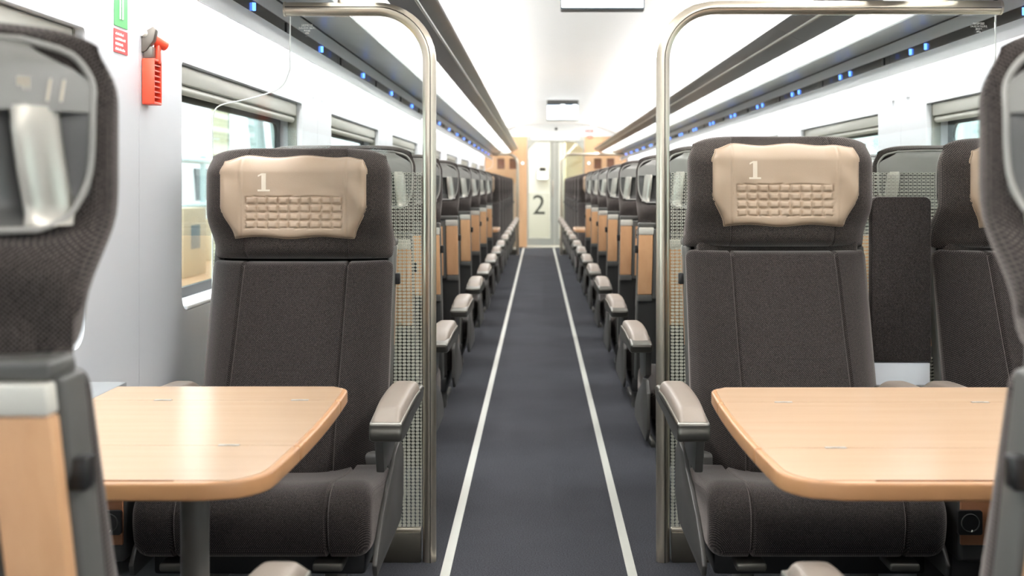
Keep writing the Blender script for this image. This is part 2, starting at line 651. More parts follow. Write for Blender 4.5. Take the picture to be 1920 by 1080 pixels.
win_count = 0
MODS = range(-3, 8)
pan_cache = {}
for side, nm, xi in ((-1, 'wall_left', XL), (1, 'wall_right', XR)):
    # outer skin behind the panels
    wall = struct(MB().box(min(xi + side * 0.10, xi + side * 0.12), max(xi + side * 0.10, xi + side * 0.12), Y0, Y1, -0.06, 0.70)
                  .box(min(xi + side * 0.10, xi + side * 0.12), max(xi + side * 0.10, xi + side * 0.12), Y0, Y1, 1.47, 2.25)
                  .build(nm, 'plastic_dark'))
    for k in MODS:
        ws = WIN_S + WIN_P * k
        y0, y1 = ws - 0.325 + 0.0015, ws + WIN_P - 0.325 - 0.0015
        a, c = max(y0, Y0), min(y1, Y1)
        if c - a < 0.3:
            continue
        if ws < Y0 or ws + WIN_L > Y1 - 0.1:
            MB().box(min(xi, xi + side * 0.1), max(xi, xi + side * 0.1), a, c, 0, 2.02).build('wall_panel', 'wall_paint', wall)
            continue
        wall_module('wall_panel', a, c, ws, ws + WIN_L, side, wall)
    # windows
    for k in MODS:
        ws = WIN_S + WIN_P * k
        if ws < Y0 or ws + WIN_L > Y1 - 0.1:
            continue
        win_count += 1
        w = struct(empty('window_%d' % win_count, (xi, ws, 0)))
        if side not in pan_cache:
            d = {}
            s = side
            def bx(x0, x1, *r):
                return (min(s * x0, s * x1), max(s * x0, s * x1)) + r
            L = WIN_L
            # dark gasket frame round the pane
            out_ = rrect(0.0, L, WZ0, WZ1, 0.03, 6)
            in_ = rrect(0.05, L - 0.05, WZ0 + 0.04, WZ1 - 0.085, 0.045, 6)
            g = MB()
            n = len(out_)
            xa, xb = s * 0.088, s * 0.10
            vs = [(xa, y, z) for y, z in out_] + [(xa, y, z) for y, z in in_] + [(xb, y, z) for y, z in out_] + [(xb, y, z) for y, z in in_]
            fs = []
            for i in range(n):
                j = (i + 1) % n
                fs += [(i, j, n + j, n + i), (n + i, n + j, 3 * n + j, 3 * n + i), (2 * n + i, 3 * n + i, 3 * n + j, 2 * n + j)]
            g.add(vs, fs)
            d['gasket'] = g.mesh('gasket', 'gasket')
            d['pane'] = MB().prism(in_, 'x', s * 0.093, s * 0.098).mesh('pane', 'window_glass')
            d['window_sill'] = MB().box(*bx(0.0, 0.088), 0.05, L - 0.05, WZ0 + 0.0005, WZ0 + 0.012).mesh('window_sill', 'wall_white', 0.003)
            bl = MB().box(*bx(0.02, 0.075), 0.012, L - 0.012, WZ1 - 0.052, WZ1 - 0.001)
            d['blind_cassette'] = bl.mesh('blind_cassette', 'blind_grey', 0.006)
            d['blind_rail'] = MB().tube([(s * 0.04, 0.016, WZ1 - 0.066), (s * 0.04, L - 0.016, WZ1 - 0.066)], 0.013, 12).mesh('blind_rail', 'blind_grey')
            for kk, (ya, yb) in enumerate(((0.002, 0.014), (L - 0.014, L - 0.002))):
                d['blind_guide%d' % kk] = MB().box(*bx(0.02, 0.055), ya, yb, WZ0 + 0.06, WZ1 - 0.001).mesh('blind_guide', 'guide_grey', 0.002)
            pan_cache[side] = d
        for nm2, me in pan_cache[side].items():
            link('blind_guide' if nm2.startswith('blind_guide') else nm2, me, w)
    # heating duct along the floor
    xa, xb = (xi, xi + 0.075) if side < 0 else (xi - 0.075, xi)
    prof = [(xi, 0.0), (xi - side * 0.07, 0.0), (xi - side * 0.07, 0.20), (xi - side * 0.05, 0.25), (xi, 0.26)]
    struct(MB().prism(prof, 'y', Y0, Y1 - 0.1).build('baseboard_left' if side < 0 else 'baseboard_right', 'duct_grey', bevel=0.004))

# end walls behind the camera
struct(MB().box(XL - 0.12, XR + 0.12, Y0 - 0.1, Y0, -0.06, 2.3).build('wall_back', 'wall_white'))

# ------------------------------------------------------------------ ceiling
def ceil_z(d):
    d = abs(d)
    if d <= 0.62:
        return 2.165 + 0.035 * (1 - (d / 0.62) ** 2)
    return 2.165 - 0.20 * smooth(0.5, 1.35, d) + 0.20 * smooth(0.5, 1.35, 0.62)


ceiling = struct(empty('ceiling', (0, 0, 0)))
YB = [Y0] + [1.0 + 2.4 * i for i in range(-1, 9)] + [Y1 + 0.02]
YB = sorted(set(round(y, 3) for y in YB if Y0 <= y <= Y1 + 0.02))
for i in range(len(YB) - 1):
    a, c = YB[i], YB[i + 1]
    ds = [-0.62 + 1.24 * k / 16 for k in range(17)]
    poly = [(XC + d, ceil_z(d)) for d in ds] + [(XC + d, ceil_z(d) + 0.03) for d in reversed(ds)]
    MB().prism(poly, 'y', a + 0.001, c - 0.001).build('ceiling_panel', 'ceiling_white', ceiling)
for s in (-1, 1):
    ds = [0.70 + (HALF - 0.70 + 0.0) * k / 14 for k in range(15)]
    poly = [(XC + s * d, ceil_z(d)) for d in ds] + [(XC + s * d, ceil_z(d) + 0.03) for d in reversed(ds)]
    MB().prism(poly, 'y', Y0, Y1 + 0.02).build('ceiling_side', 'ceiling_white', ceiling)
    tr = [(XC + s * 0.62, 2.18), (XC + s * 0.70, 2.18), (XC + s * 0.70, 2.2), (XC + s * 0.62, 2.2)]
    MB().prism(tr, 'y', Y0, Y1).build('ceiling_trough', 'ceiling_white', ceiling)
MB().box(XL - 0.12, XR + 0.12, Y0, Y1 + 2.6, 2.26, 2.29).build('roof_skin', 'plastic_dark', ceiling)

# lamps beside the ceiling panel: one continuous line of light on each side
def light_line(name, part, x0, x1, z0, z1, m_, label, end):
    r_ = empty(name, ((x0 + x1) / 2, Y0 + 0.1, z0))
    w = (x1 - x0) / 2
    y = 0.0
    L = end - Y0 - 0.1
    while y < L - 0.2:
        e = min(y + 2.3, L)
        MB().box(-w, w, y, e - 0.004, 0, z1 - z0).build(part, m_, r_)
        y = e
    tag(r_, label, 'lamp')


for s, side in ((-1, 'single'), (1, 'pair')):
    light_line('ceiling_lamp', 'lamp_segment', XC + s * 0.66 - 0.03, XC + s * 0.66 + 0.03, 2.163, 2.176, 'lamp_strip',
               'slim white line of light beside the ceiling panel over the %s seats' % side, Y1 - 0.05)

# ------------------------------------------------------------------ luggage racks
def rack(s):
    X = lambda d: XC + s * d       # d from the middle of the car
    def poly(pts):
        return [(X(d), z) for d, z in pts]
    side = 'single' if s < 0 else 'pair'
    root = empty('luggage_rack', (0, 0, 0))
    tag(root, 'long metal luggage rack with frosted glass shelf above the %s seats' % side, 'luggage rack')
    ya, yb = Y0 + 0.02, 19.9
    ys = [ya, 0.55] + [0.55 + 2.04 * i for i in range(1, 10)] + [yb]
    ys = sorted(y for y in ys if y <= yb)
    for i in range(len(ys) - 1):
        a, c = ys[i] + 0.0012, ys[i + 1] - 0.0012
        # grey fascia: lower and upper board
        MB().prism(poly([(1.118, 1.542), (1.128, 1.545), (1.132, 1.594), (1.120, 1.594)]), 'y', a, c).build('fascia', 'rack_grey', root)
        MB().prism(poly([(1.120, 1.630), (1.134, 1.630), (1.134, 1.690), (1.116, 1.680)]), 'y', a, c).build('fascia', 'rack_grey', root)
        MB().prism(poly([(1.123, 1.592), (1.134, 1.592), (1.134, 1.632), (1.123, 1.632)]), 'y', a, c).build('dark_strip', 'strip_dark', root)
        # smooth grey band under the shelf edge
        MB().prism(poly([(1.110, 1.676), (0.926, 1.656), (0.924, 1.668), (1.110, 1.690)]), 'y', a, c).build('shelf_band', 'rack_band', root)
        MB().prism(poly([(1.1125, 1.673), (1.1165, 1.673), (1.1165, 1.681), (1.1125, 1.681)]), 'y', a, c).build('seam_strip', 'plastic_black', root)
        # rail facing the aisle
        lip = [(0.782, 1.684), (0.745, 1.698), (0.700, 1.722), (0.662, 1.738), (0.655, 1.748), (0.668, 1.756), (0.710, 1.742), (0.755, 1.716), (0.782, 1.700)]
        MB().prism(poly(lip), 'y', a, c).build('rail', 'rack_lip', root)
        MB().tube([(X(0.711), a, 1.7155), (X(0.711), c, 1.7155)], 0.006, 8).build('rail_bead', 'trim_light', root)
    y = ya
    while y < yb - 0.05:
        e = min(y + 1.02, yb)
        MB().prism(poly([(0.926, 1.660), (0.780, 1.686), (0.780, 1.693), (0.926, 1.667)]), 'y', y + 0.002, e - 0.002).build('shelf_glass', 'frosted_glass', root)
        y = e
    # back board and brackets
    MB().prism(poly([(1.110, 1.690), (HALF - 0.002, 1.715), (HALF - 0.002, 1.735), (1.110, 1.700)]), 'y', ya, yb).build('back_board', 'rack_grey', root)
    for yy in [1.57 + 2.04 * i for i in range(-2, 9)]:
        MB().prism(poly([(1.12, 1.69), (0.80, 1.694), (0.80, 1.702), (1.12, 1.72)]), 'y', yy - 0.01, yy + 0.01).build('bracket', 'rack_grey', root)
    # service lights, one or two for each row of seats
    yy = -1.92
    led = MB()
    while yy < 18.5:
        for dy in ((0.0,) if s < 0 else (-0.085, 0.085)):
            me = MB().tube([(X(1.1215), yy + 0.075 + dy, 1.612 - 0.011), (X(1.1215), yy + 0.075 + dy, 1.612 + 0.011)], 0.0075, 8)
            me.build('service_light', 'led_blue', root)
        MB().box(min(X(1.1195), X(1.124)), max(X(1.1195), X(1.124)), yy + 0.50, yy + 0.535, 1.597, 1.627).build('speaker_slot', 'plastic_black', root)
        yy += 1.02
    return root


rack(-1)
rack(1)
for s, side in ((-1, 'single'), (1, 'pair')):
    light_line('cove_lamp', 'lamp_segment', XC + s * 0.73 - 0.012, XC + s * 0.73 + 0.012, 1.752, 1.757, 'lamp_cove',
               'upward cove light on the luggage rack rail over the %s seats' % side, Y1 - 0.45)
    light_line('wall_washer', 'lamp_segment', XC + s * 1.20 - 0.02, XC + s * 1.20 + 0.02, 1.69, 1.698, 'lamp_wash',
               'wall light hidden behind the rack fascia over the %s seats' % side, Y1 - 0.45)

# ------------------------------------------------------------------ seats
SEAM_Z = 0.925


def y_rear(z):
    return -0.02 - (0.95 - z) * 0.25


HW = 0.245


def head_back(x, z):
    y = -(0.045 + 0.085 * smooth(0.99, 1.05, z)) * min(1.0, abs(x) / HW) ** 2.6
    y -= 0.03 * smooth(1.12, 1.235, z)
    y -= 0.025 * (1 - smooth(0.93, 1.03, z))
    return y


def smooth_dn(hi, lo, x):
    return 1 - smooth(lo, hi, x)


def head_surf(u, v, front):
    """headrest pad: u -1..1 across, v 0..1 upwards"""
    au = abs(u)
    z0, z1 = SEAM_Z + 0.003, 1.228
    x = HW * u * (1 - 0.055 * smooth(0.78, 1.0, v) ** 2)
    z = z0 + (z1 - z0) * v - 0.022 * au ** 7 * smooth(0.45, 1.0, v)
    mid = -0.06 - 0.092 * smooth(0.08, 0.42, v) + 0.02 * (1 - au)
    ev = max(0.0, 1 - abs(2 * v - 1) ** 14) ** 0.5
    if front:
        wing = smooth(0.12, 0.5, v)
        y = -0.218 + 0.02 * smooth(0.1, 0.5, v) - 0.05 * wing * smooth(0.42, 0.80, au) + 0.045 * smooth(0.78, 1.0, v)
        e = max(0.0, 1 - au ** (3.0 + 2.2 * wing)) ** 0.5 * ev
    else:
        zz = z0 + (z1 - z0) * v
        y = head_back(HW * u, zz)
        k = smooth(0.30, 0.345, v) * (1 - smooth(0.90, 0.95, v)) * (1 - smooth(0.88, 0.96, au))
        y -= 0.032 * k
        e = max(0.0, 1 - au ** 14) ** 0.5 * ev
    return (x, mid + (y - mid) * e, z)


def head_front_y(x, z):
    u = max(-1, min(1, x / HW))
    v = max(0, min(1, (z - SEAM_Z) / 0.303))
    return head_surf(u, v, True)[1]


def headrest_mesh():
    us = sorted(set([round(-1 + 2 * k / 32, 5) for k in range(33)] + [s * (0.551 + d) for s in (-1, 1) for d in (-0.02, -0.007, 0.007, 0.02)] +
                    [s * x for s in (-1, 1) for x in (0.97, 0.985)]))
    vs_ = sorted(set([round(k / 26, 5) for k in range(27)] + [0.01, 0.02, 0.98, 0.99, 0.30, 0.345]))
    mb = MB()
    fr, bk = [], []
    for v in vs_:
        r1, r2 = [], []
        for u in us:
            p = list(head_surf(u, v, True))
            if abs(abs(u) - 0.551) < 0.008:
                p[1] += 0.004
            r1.append(tuple(p))
            r2.append(head_surf(u, v, False))
        fr.append(r1)
        bk.append(r2)
    mb.grid(fr)
    mb.grid(bk, True)
    return mb.mesh('headrest', 'cloth_head', angle=60)


PZ0, PZ1 = 0.993, 1.203


def pillow_hw(t):
    """half width of the pillow at height t 0..1"""
    return 0.190 - 0.034 * (1 - smooth(0.0, 0.42, t)) - 0.010 * smooth(0.85, 1.0, t)


def pillow_pt(u, v, front):
    au = abs(u)
    x = pillow_hw(v) * u
    z = PZ0 + (PZ1 - PZ0) * v + 0.003 * math.sin(7.3 * u + 0.6) * v - 0.003 * math.sin(6 * u + 2) * (1 - v) - 0.012 * smooth(0.7, 1, au) * smooth(0.6, 1.0, v)
    base = head_front_y(x, z)
    # the cover bridges the hollow in front of the wings
    flat = -0.235
    y = base * 0.72 + flat * 0.28
    e = (max(0, 1 - au ** 12) * max(0, 1 - abs(2 * v - 1) ** 12)) ** 0.5
    if not front:
        return (x, y + 0.006, z)
    th = 0.017 * e
    # quilting: nine by four padded cells
    qx, qz = 0.126, (1.016, 1.100)
    q = 0.0
    if abs(x) < qx and qz[0] < z < qz[1]:
        cw, ch = 2 * qx / 9, (qz[1] - qz[0]) / 4
        fx = ((x + qx) / cw) % 1.0
        fz = ((z - qz[0]) / ch) % 1.0
        dx = min(fx, 1 - fx) * cw
        dz = min(fz, 1 - fz) * ch
        d = min(dx, dz, (dx + dz) * 0.75)
        q = -0.004 + 0.0065 * smooth(0.0, 0.0055, d)
    groove = 0.0035 * max(0.0, 1 - abs(abs(x) - 0.138) / 0.004)
    wr = 0.0022 * math.sin(26 * x + 9 * z) * math.sin(31 * z + 4) + 0.0028 * smooth(0.66, 0.95, au) * math.sin(70 * z + 40 * x) + \
        0.002 * math.sin(48 * x + 1.0) * smooth(0.5, 0.62, v) * (1 - smooth(0.9, 1, v))
    return (x, y - th - q - wr * e + groove, z)


def pillow_mesh():
    NU, NV = 118, 76
    fr = [[pillow_pt(-1 + 2 * i / NU, j / NV, True) for i in range(NU + 1)] for j in range(NV + 1)]
    bk = [[pillow_pt(-1 + 2 * i / NU, j / NV, False) for i in (0, NU)] for j in (0, NV)]
    mb = MB().grid(fr)
    # rolled rim closes the cover at the back
    rim = [pillow_pt(-1 + 2 * i / NU, 0, True) for i in range(NU + 1)] + [pillow_pt(1, j / NV, True) for j in range(1, NV + 1)] + \
          [pillow_pt(1 - 2 * i / NU, 1, True) for i in range(1, NU + 1)] + [pillow_pt(-1, 1 - j / NV, True) for j in range(1, NV)]
    n = len(rim)
    back = [(p[0] * 0.985, p[1] + 0.012, p[2] + (0.003 if p[2] < 1.1 else -0.003)) for p in rim]
    mb.add(rim + back, [(i, n + i, n + (i + 1) % n, (i + 1) % n) for i in range(n)] + [tuple(range(n, 2 * n))])
    me = mb.mesh('pillow', 'leather_beige', angle=70)
    return me, rim


def numeral_one_mesh():
    """the figure 1 with foot and flag, laid on the cover"""
    cx, cz, h = -0.078, 1.113, 0.047
    rects = [((0.010, 0.0215), (0.0, 1.0)), ((0.0, 0.0315), (0.0, 0.10))]
    mb = MB()
    def P(x, z):
        xx = cx + x - 0.016
        zz = cz + z
        # find the pillow surface at (xx, zz)
        v = (zz - PZ0) / (PZ1 - PZ0)
        for _ in range(4):
            u = xx / pillow_hw(v)
            q = pillow_pt(u, v, True)
            v += (zz - q[2]) / (PZ1 - PZ0)
        u = xx / pillow_hw(v)
        q = pillow_pt(u, v, True)
        return (xx, q[1] - 0.0012, zz)
    for (xa, xb), (ta, tb) in rects:
        nz = max(2, int((tb - ta) * 14))
        rows = [[P(xa + (xb - xa) * i / 5, (ta + (tb - ta) * j / nz) * h) for i in range(6)] for j in range(nz + 1)]
        mb.grid(rows)
    rows = [[P(0.001 + 0.0095 * i / 4, h * (0.80 + 0.10 * i / 4 + (0.10) * j / 2)) for i in range(5)] for j in range(3)]
    mb.grid(rows)
    return mb.mesh('class_numeral', 'print_cream')


# shell on the back of the headrest
def hood_hw(z):
    return 0.236 - 0.055 * smooth(1.152, 1.208, z) ** 2


def rec_hw(z):
    return 0.237 - 0.024 * smooth_dn(1.075, 1.032, z) ** 1.5


def shell_y(x, z):
    return head_back(x, z)


def hood_mesh():
    zs = [1.140 + 0.066 * k / 8 for k in range(9)]
    mb = MB()
    rows = []
    for z in zs:
        hw = hood_hw(z)
        rows.append([(hw * t, shell_y(hw * t, z) + 0.002 - 0.022 * smooth(1.185, 1.208, z), z) for t in [-1 + 2 * k / 24 for k in range(25)]])
    mb.grid(rows)
    low = [(p[0], p[1] - 0.03, p[2] + 0.002) for p in rows[0]]
    mb.grid([low, rows[0]])
    mb.grid([[(p[0], p[1] - 0.03, p[2]) for p in rows[-1]], rows[-1]])
    mb.grid([[rows[i][0] for i in range(9)], [(rows[i][0][0] * 0.98, rows[i][0][1] - 0.02, rows[i][0][2]) for i in range(9)]])
    mb.grid([[rows[i][-1] for i in range(9)], [(rows[i][-1][0] * 0.98, rows[i][-1][1] - 0.02, rows[i][-1][2]) for i in range(9)]])
    return mb.mesh('headrest_hood', 'plastic_hood', angle=50)


def recess_mesh():
    rows = []
    NZ, NX = 14, 30
    for j in range(NZ + 1):
        z = 1.032 + 0.112 * j / NZ
        hw = rec_hw(z)
        r = []
        for i in range(NX + 1):
            t = -1 + 2 * i / NX
            x = hw * t
            e = smooth(0.0, 0.035, hw - abs(x)) * smooth(0.0, 0.022, z - 1.032)
            r.append((x, shell_y(x, z) - 0.001 - 0.026 * e, z))
        rows.append(r)
    return MB().grid(rows).mesh('grab_recess', 'plastic_recess', angle=70)


def rim_mesh():
    left = catmull([(0.208, 1.0325), (0.224, 1.045), (0.235, 1.075), (0.238, 1.11), (0.2375, 1.145), (0.234, 1.172), (0.217, 1.195), (0.180, 1.207)], 4, False)
    right = [(-x, z) for x, z in reversed(left)]
    top = [(x, 1.209) for x in (0.12, 0.06, 0, -0.06, -0.12)]
    bot = [(x, 1.0315) for x in (-0.12, -0.06, 0, 0.06, 0.12)]
    pts = left + top + right + bot
    return MB().tube([(x, shell_y(x, z) + 0.001 - 0.020 * smooth(1.185, 1.208, z), z) for x, z in pts], 0.0032, 8, closed=True).mesh('shell_rim', 'shell_rim')


def handle_mesh(s):
    rows = []
    for j in range(11):
        z = 1.036 + 0.108 * j / 10
        cx = s * (0.211 - 0.012 * j / 10)
        row = []
        for k in range(13):
            a = PI * k / 12
            x = cx - 0.0155 * math.cos(a)
            y = shell_y(x, z) - 0.008 + 0.014 * math.sin(a) + 0.003 * math.sin(PI * j / 10)
            row.append((x, y, z))
        rows.append(row)
    mb = MB().grid(rows)
    mb.add(rows[0], [tuple(range(13))])
    mb.add(rows[-1], [tuple(range(13))])
    return mb.mesh('grab_handle', 'handle_silver', angle=60)


def slab(mb, x0, x1, z0, z1, o0, o1, nz=1):
    """block that leans with the rear of the backrest"""
    vs = [(x0, y_rear(z0) + o0, z0), (x1, y_rear(z0) + o0, z0), (x1, y_rear(z0) + o1, z0), (x0, y_rear(z0) + o1, z0),
          (x0, y_rear(z1) + o0, z1), (x1, y_rear(z1) + o0, z1), (x1, y_rear(z1) + o1, z1), (x0, y_rear(z1) + o1, z1)]
    fs = [(0, 3, 2, 1), (4, 5, 6, 7), (0, 1, 5, 4), (1, 2, 6, 5), (2, 3, 7, 6), (3, 0, 4, 7)]
    return mb.add(vs, fs)


def back_profile():
    pts = [(-0.445, 0.40), (-0.447, 0.45), (-0.415, 0.54), (-0.365, 0.64), (-0.315, 0.74), (-0.272, 0.83), (-0.238, 0.90), (-0.215, 0.924),
           (-0.15, 0.925), (-0.105, 0.905), (-0.13, 0.80), (-0.18, 0.65), (-0.24, 0.50), (-0.33, 0.40), (-0.39, 0.385)]
    return catmull(pts, 4)


def cushion_profile():
    pts = [(-0.36, 0.40), (-0.44, 0.407), (-0.53, 0.418), (-0.61, 0.431), (-0.68, 0.441), (-0.73, 0.430), (-0.757, 0.392), (-0.756, 0.345), (-0.738, 0.305),
           (-0.69, 0.290), (-0.56, 0.292), (-0.45, 0.296), (-0.36, 0.315), (-0.345, 0.36)]
    return catmull(pts, 4)


def armrest_meshes(s, ax):
    """one arm on side s: pad, trim line, body, bracket"""
    cx = s * ax
    out = {}
    N = 16
    rows = []
    for j in range(N + 1):
        t = j / N
        y = -0.715 + 0.46 * t
        w = 0.035 * (0.92 + 0.08 * smooth(0, 0.3, t)) * (1 - 0.12 * smooth(0.75, 1, t))
        zt = 0.607 + 0.010 * math.sin(PI * min(1, t * 1.05)) - 0.02 * smooth(0.8, 1.0, t)
        endr = min(1.0, (max(0.0, 1 - ((0.5 - t) / 0.5) ** 14)) ** 0.5)
        row = []
        for k in range(13):
            a = -1 + 2 * k / 12
            h = (1 - abs(a) ** 5) ** 0.5 * endr
            row.append((cx + w * a, y, zt - 0.022 + 0.022 * h))
        rows.append(row)
    mb = MB().grid(rows)
    mb.grid([[(r[0][0], r[0][1], r[0][2] - 0.006) for r in rows], [r[0] for r in rows]])
    mb.grid([[(r[-1][0], r[-1][1], r[-1][2] - 0.006) for r in rows], [r[-1] for r in rows]])
    out['arm_pad'] = mb.mesh('arm_pad', 'leather_taupe', angle=60)
    edge = [rows[j][0] for j in range(N, -1, -1)] + rows[0][1:-1] + [rows[j][-1] for j in range(N + 1)]
    out['arm_trim'] = MB().tube([(p[0], p[1] - (0.002 if i_ else 0.002), p[2] - 0.003) for i_, p in enumerate(edge)], 0.0028, 6).mesh('arm_trim', 'trim_light')
    # body with a blunt rounded nose
    prof = catmull([(-0.722, 0.572), (-0.724, 0.555), (-0.705, 0.540), (-0.62, 0.536), (-0.45, 0.545), (-0.28, 0.548), (-0.245, 0.560), (-0.25, 0.585),
                    (-0.45, 0.592), (-0.65, 0.586), (-0.715, 0.584)], 4)
    bm_ = loft_x(prof, 0.036, 0.008)
    bm_.v = [(x + cx, y, z) for x, y, z in bm_.v]
    out['arm_body'] = bm_.mesh('arm_body', 'arm_metal', angle=50)
    br = MB().prism([(-0.60, 0.55), (-0.34, 0.555), (-0.36, 0.46), (-0.44, 0.436), (-0.56, 0.436)], 'x', min(s * 0.262, s * 0.282), max(s * 0.262, s * 0.282))
    out['arm_bracket'] = br.mesh('arm_bracket', 'plastic_side', 0.004)
    return out


print_mesh = {}


def make_seat(s):
    """seat facing local -y, floor origin under the rear of the headrest; s = side of the aisle in local x"""
    root = empty('train_seat')
    P = print_mesh
    def put(name, key, fn, parent=root):
        if key not in P:
            P[key] = fn()
        return link(name, P[key], parent)
    def dshape(x, y, z):
        yr = y_rear(z) - 0.045
        t = min(1.0, abs(x) / 0.245)
        return (yr + (y - yr) * (1 - 0.80 * t ** 4.2), z)
    put('backrest', 'backrest', lambda: loft_x(back_profile(), 0.243, 0.02, (-0.135, 0.135), 0.008, dshape).mesh('backrest', 'cloth', angle=50))
    put('seat_cushion', 'cushion', lambda: loft_x(cushion_profile(), 0.258, 0.035, (-0.165, 0.165), 0.008,
        lambda x, y, z: (y, z + 0.006 * smooth(0.10, 0.2, abs(x)) * (1 if z > 0.38 else 0))).mesh('seat_cushion', 'cloth_seat', angle=50))
    head = put('headrest', 'headrest', headrest_mesh)
    put('headrest_hood', 'hood', hood_mesh, head)
    put('grab_recess', 'recess', recess_mesh, head)
    put('shell_rim', 'rim', rim_mesh, head)
    put('grab_handle', 'handle%d' % s, lambda: handle_mesh(s), head)
    if 'pillow' not in P:
        P['pillow'], rim = pillow_mesh()
        P['piping'] = MB().tube([(p[0] * 1.004, p[1] + 0.004, p[2]) for p in rim[::3]], 0.0022, 6, closed=True).mesh('piping', 'leather_beige')
    pil = put('pillow', 'pillow', None)
    put('piping', 'piping', None, pil)
    put('class_numeral', 'one', numeral_one_mesh, pil)
    for sd in (-1, 1):
        k = 'side%d' % sd
        put('side_panel', k, lambda: MB().prism([(-0.40, 0.445), (-0.45, 0.415), (-0.53, 0.39), (-0.62, 0.355),
            (-0.70, 0.305), (-0.725, 0.275), (-0.715, 0.25), (-0.30, 0.25), (-0.24, 0.30), (-0.24, 0.42), (-0.30, 0.455)], 'x',
            min(sd * 0.2585, sd * 0.270), max(sd * 0.2585, sd * 0.270)).mesh('side_panel', 'plastic_side', 0.003))
        def bs():
            m_ = MB(); slab(m_, min(sd * 0.226, sd * 0.246), max(sd * 0.226, sd * 0.246), 0.30, 0.936, -0.062, -0.008); return m_.mesh('back_side', 'plastic_grey', 0.006, 3)
        put('back_side', 'bside%d' % sd, bs)
        ak = 'arm%d_%d' % (sd, s)
        if ak + 'pad' not in P:
            for n_, me in armrest_meshes(sd, 0.305 if sd == s else 0.252).items():
                P[ak + n_] = me
            P[ak + 'pad'] = True
        arm = put('armrest', ak + 'arm_body', None)
        put('arm_pad', ak + 'arm_pad', None, arm)
        put('arm_trim', ak + 'arm_trim', None, arm)
        put('arm_bracket', ak + 'arm_bracket', None, arm)
        # wooden post with a metal cap on the rear
        def col():
            m_ = MB(); slab(m_, min(sd * 0.188, sd * 0.244), max(sd * 0.188, sd * 0.244), 0.662, 0.905, -0.004, 0.018); return m_.mesh('wood_post', 'beech_v', 0.004)
        def cap():
            m_ = MB(); slab(m_, min(sd * 0.186, sd * 0.244), max(sd * 0.186, sd * 0.244), 0.905, 0.934, -0.004, 0.020); return m_.mesh('post_cap', 'silver', 0.004)
        def low():
            m_ = MB(); slab(m_, min(sd * 0.186, sd * 0.244), max(sd * 0.186, sd * 0.244), 0.634, 0.661, -0.004, 0.019); return m_.mesh('post_foot', 'plastic_grey', 0.004)
        po = put('wood_post', 'post%d' % sd, col)
        put('post_cap', 'cap%d' % sd, cap, po)
        put('post_foot', 'low%d' % sd, low, po)
        put('recline_lever', 'lever%d' % sd, lambda: MB().box(sd * 0.165 - 0.033, sd * 0.165 + 0.033, -0.742, -0.66, 0.268, 0.286).mesh('recline_lever', 'arm_metal', 0.006, 3))
        put('foot', 'foot%d' % sd, lambda: MB().box(sd * 0.147 - 0.025, sd * 0.147 + 0.025, -0.56, -0.28, 0.0, 0.03).box(sd * 0.147 - 0.016, sd * 0.147 + 0.016, -0.50, -0.36, 0.03, 0.245).mesh('foot', 'arm_metal', 0.006))
    put('base_apron', 'apron', lambda: MB().box(-0.250, 0.250, -0.345, -0.305, 0.16, 0.43).mesh('base_apron', 'plastic_side', 0.012, 3))
    put('neck', 'neck', lambda: MB().box(-0.215, 0.215, -0.15, -0.045, 0.905, 1.0).mesh('neck', 'cloth_head', 0.02, 3))
    def shell():
        m_ = MB(); slab(m_, -0.242, 0.242, 0.30, 0.934, -0.03, -0.004); return m_.mesh('back_shell', 'plastic_dark', 0.004)
    put('back_shell', 'shell', shell)
    def band():
        m_ = MB(); slab(m_, -0.246, 0.246, 0.934, 0.953, -0.045, 0.012); return m_.mesh('shell_band', 'plastic_grey', 0.006, 3)
    put('shell_band', 'band', band)
    def tray():
        m_ = MB(); slab(m_, -0.186, 0.186, 0.645, 0.930, -0.003, 0.020); return m_.mesh('tray_table', 'plastic_grey', 0.006, 3)
    t = put('tray_table', 'tray', tray)
    def tw():
        m_ = MB(); slab(m_, -0.172, 0.172, 0.660, 0.902, 0.018, 0.0225); return m_.mesh('tray_inlay', 'beech_v', 0.002)
    put('tray_inlay', 'trayw', tw, t)
    def pocket():
        m_ = MB(); slab(m_, -0.165, 0.165, 0.50, 0.625, -0.004, 0.035); return m_.mesh('magazine_pocket', 'plastic_black', 0.008, 3)
    put('magazine_pocket', 'pocket', pocket)
    put('seat_pan', 'pan', lambda: MB().box(-0.236, 0.236, -0.665, -0.26, 0.235, 0.30).mesh('seat_pan', 'plastic_black', 0.01))
    def tab():
        return MB().box(min(s * 0.240, s * 0.258), max(s * 0.240, s * 0.258), -0.080, -0.056, 0.830, 0.860).mesh('side_tab', 'plastic_black', 0.003)
    put('side_tab', 'tab%d' % s, tab)
    return root


SEAT = {1: make_seat(1), -1: make_seat(-1)}
used = {1: False, -1: False}


def sticker(seat, s):
    """dark notice with white lines on the tray table, on side s"""
    tr = [c for c in seat.children if c.name.startswith('tray_table')][0]
    if 'sticker' not in print_mesh:
        m_ = MB(); slab(m_, s * 0.138 - 0.032, s * 0.138 + 0.032, 0.845, 0.888, 0.0225, 0.0235)
        print_mesh['sticker'] = m_.mesh('notice_sticker', 'sticker_dark')
        m_ = MB()
        x_out = s * 0.130 + 0.028 * 1
        for k, (w_, z_) in enumerate(((0.026, 0.879), (0.027, 0.8725), (0.021, 0.866), (0.026, 0.850))):
            xa = (s * 0.167, s * (0.167 - w_))
            slab(m_, min(xa), max(xa), z_, z_ + 0.0035, 0.0236, 0.0238)
        xa = (s * 0.128, s * 0.112)
        slab(m_, min(xa), max(xa), 0.850, 0.882, 0.0236, 0.0238)
        print_mesh['sticker_print'] = m_.mesh('notice_print', 'sign_white')
    link('notice_sticker', print_mesh['sticker'], tr)
    link('notice_print', print_mesh['sticker_print'], tr)


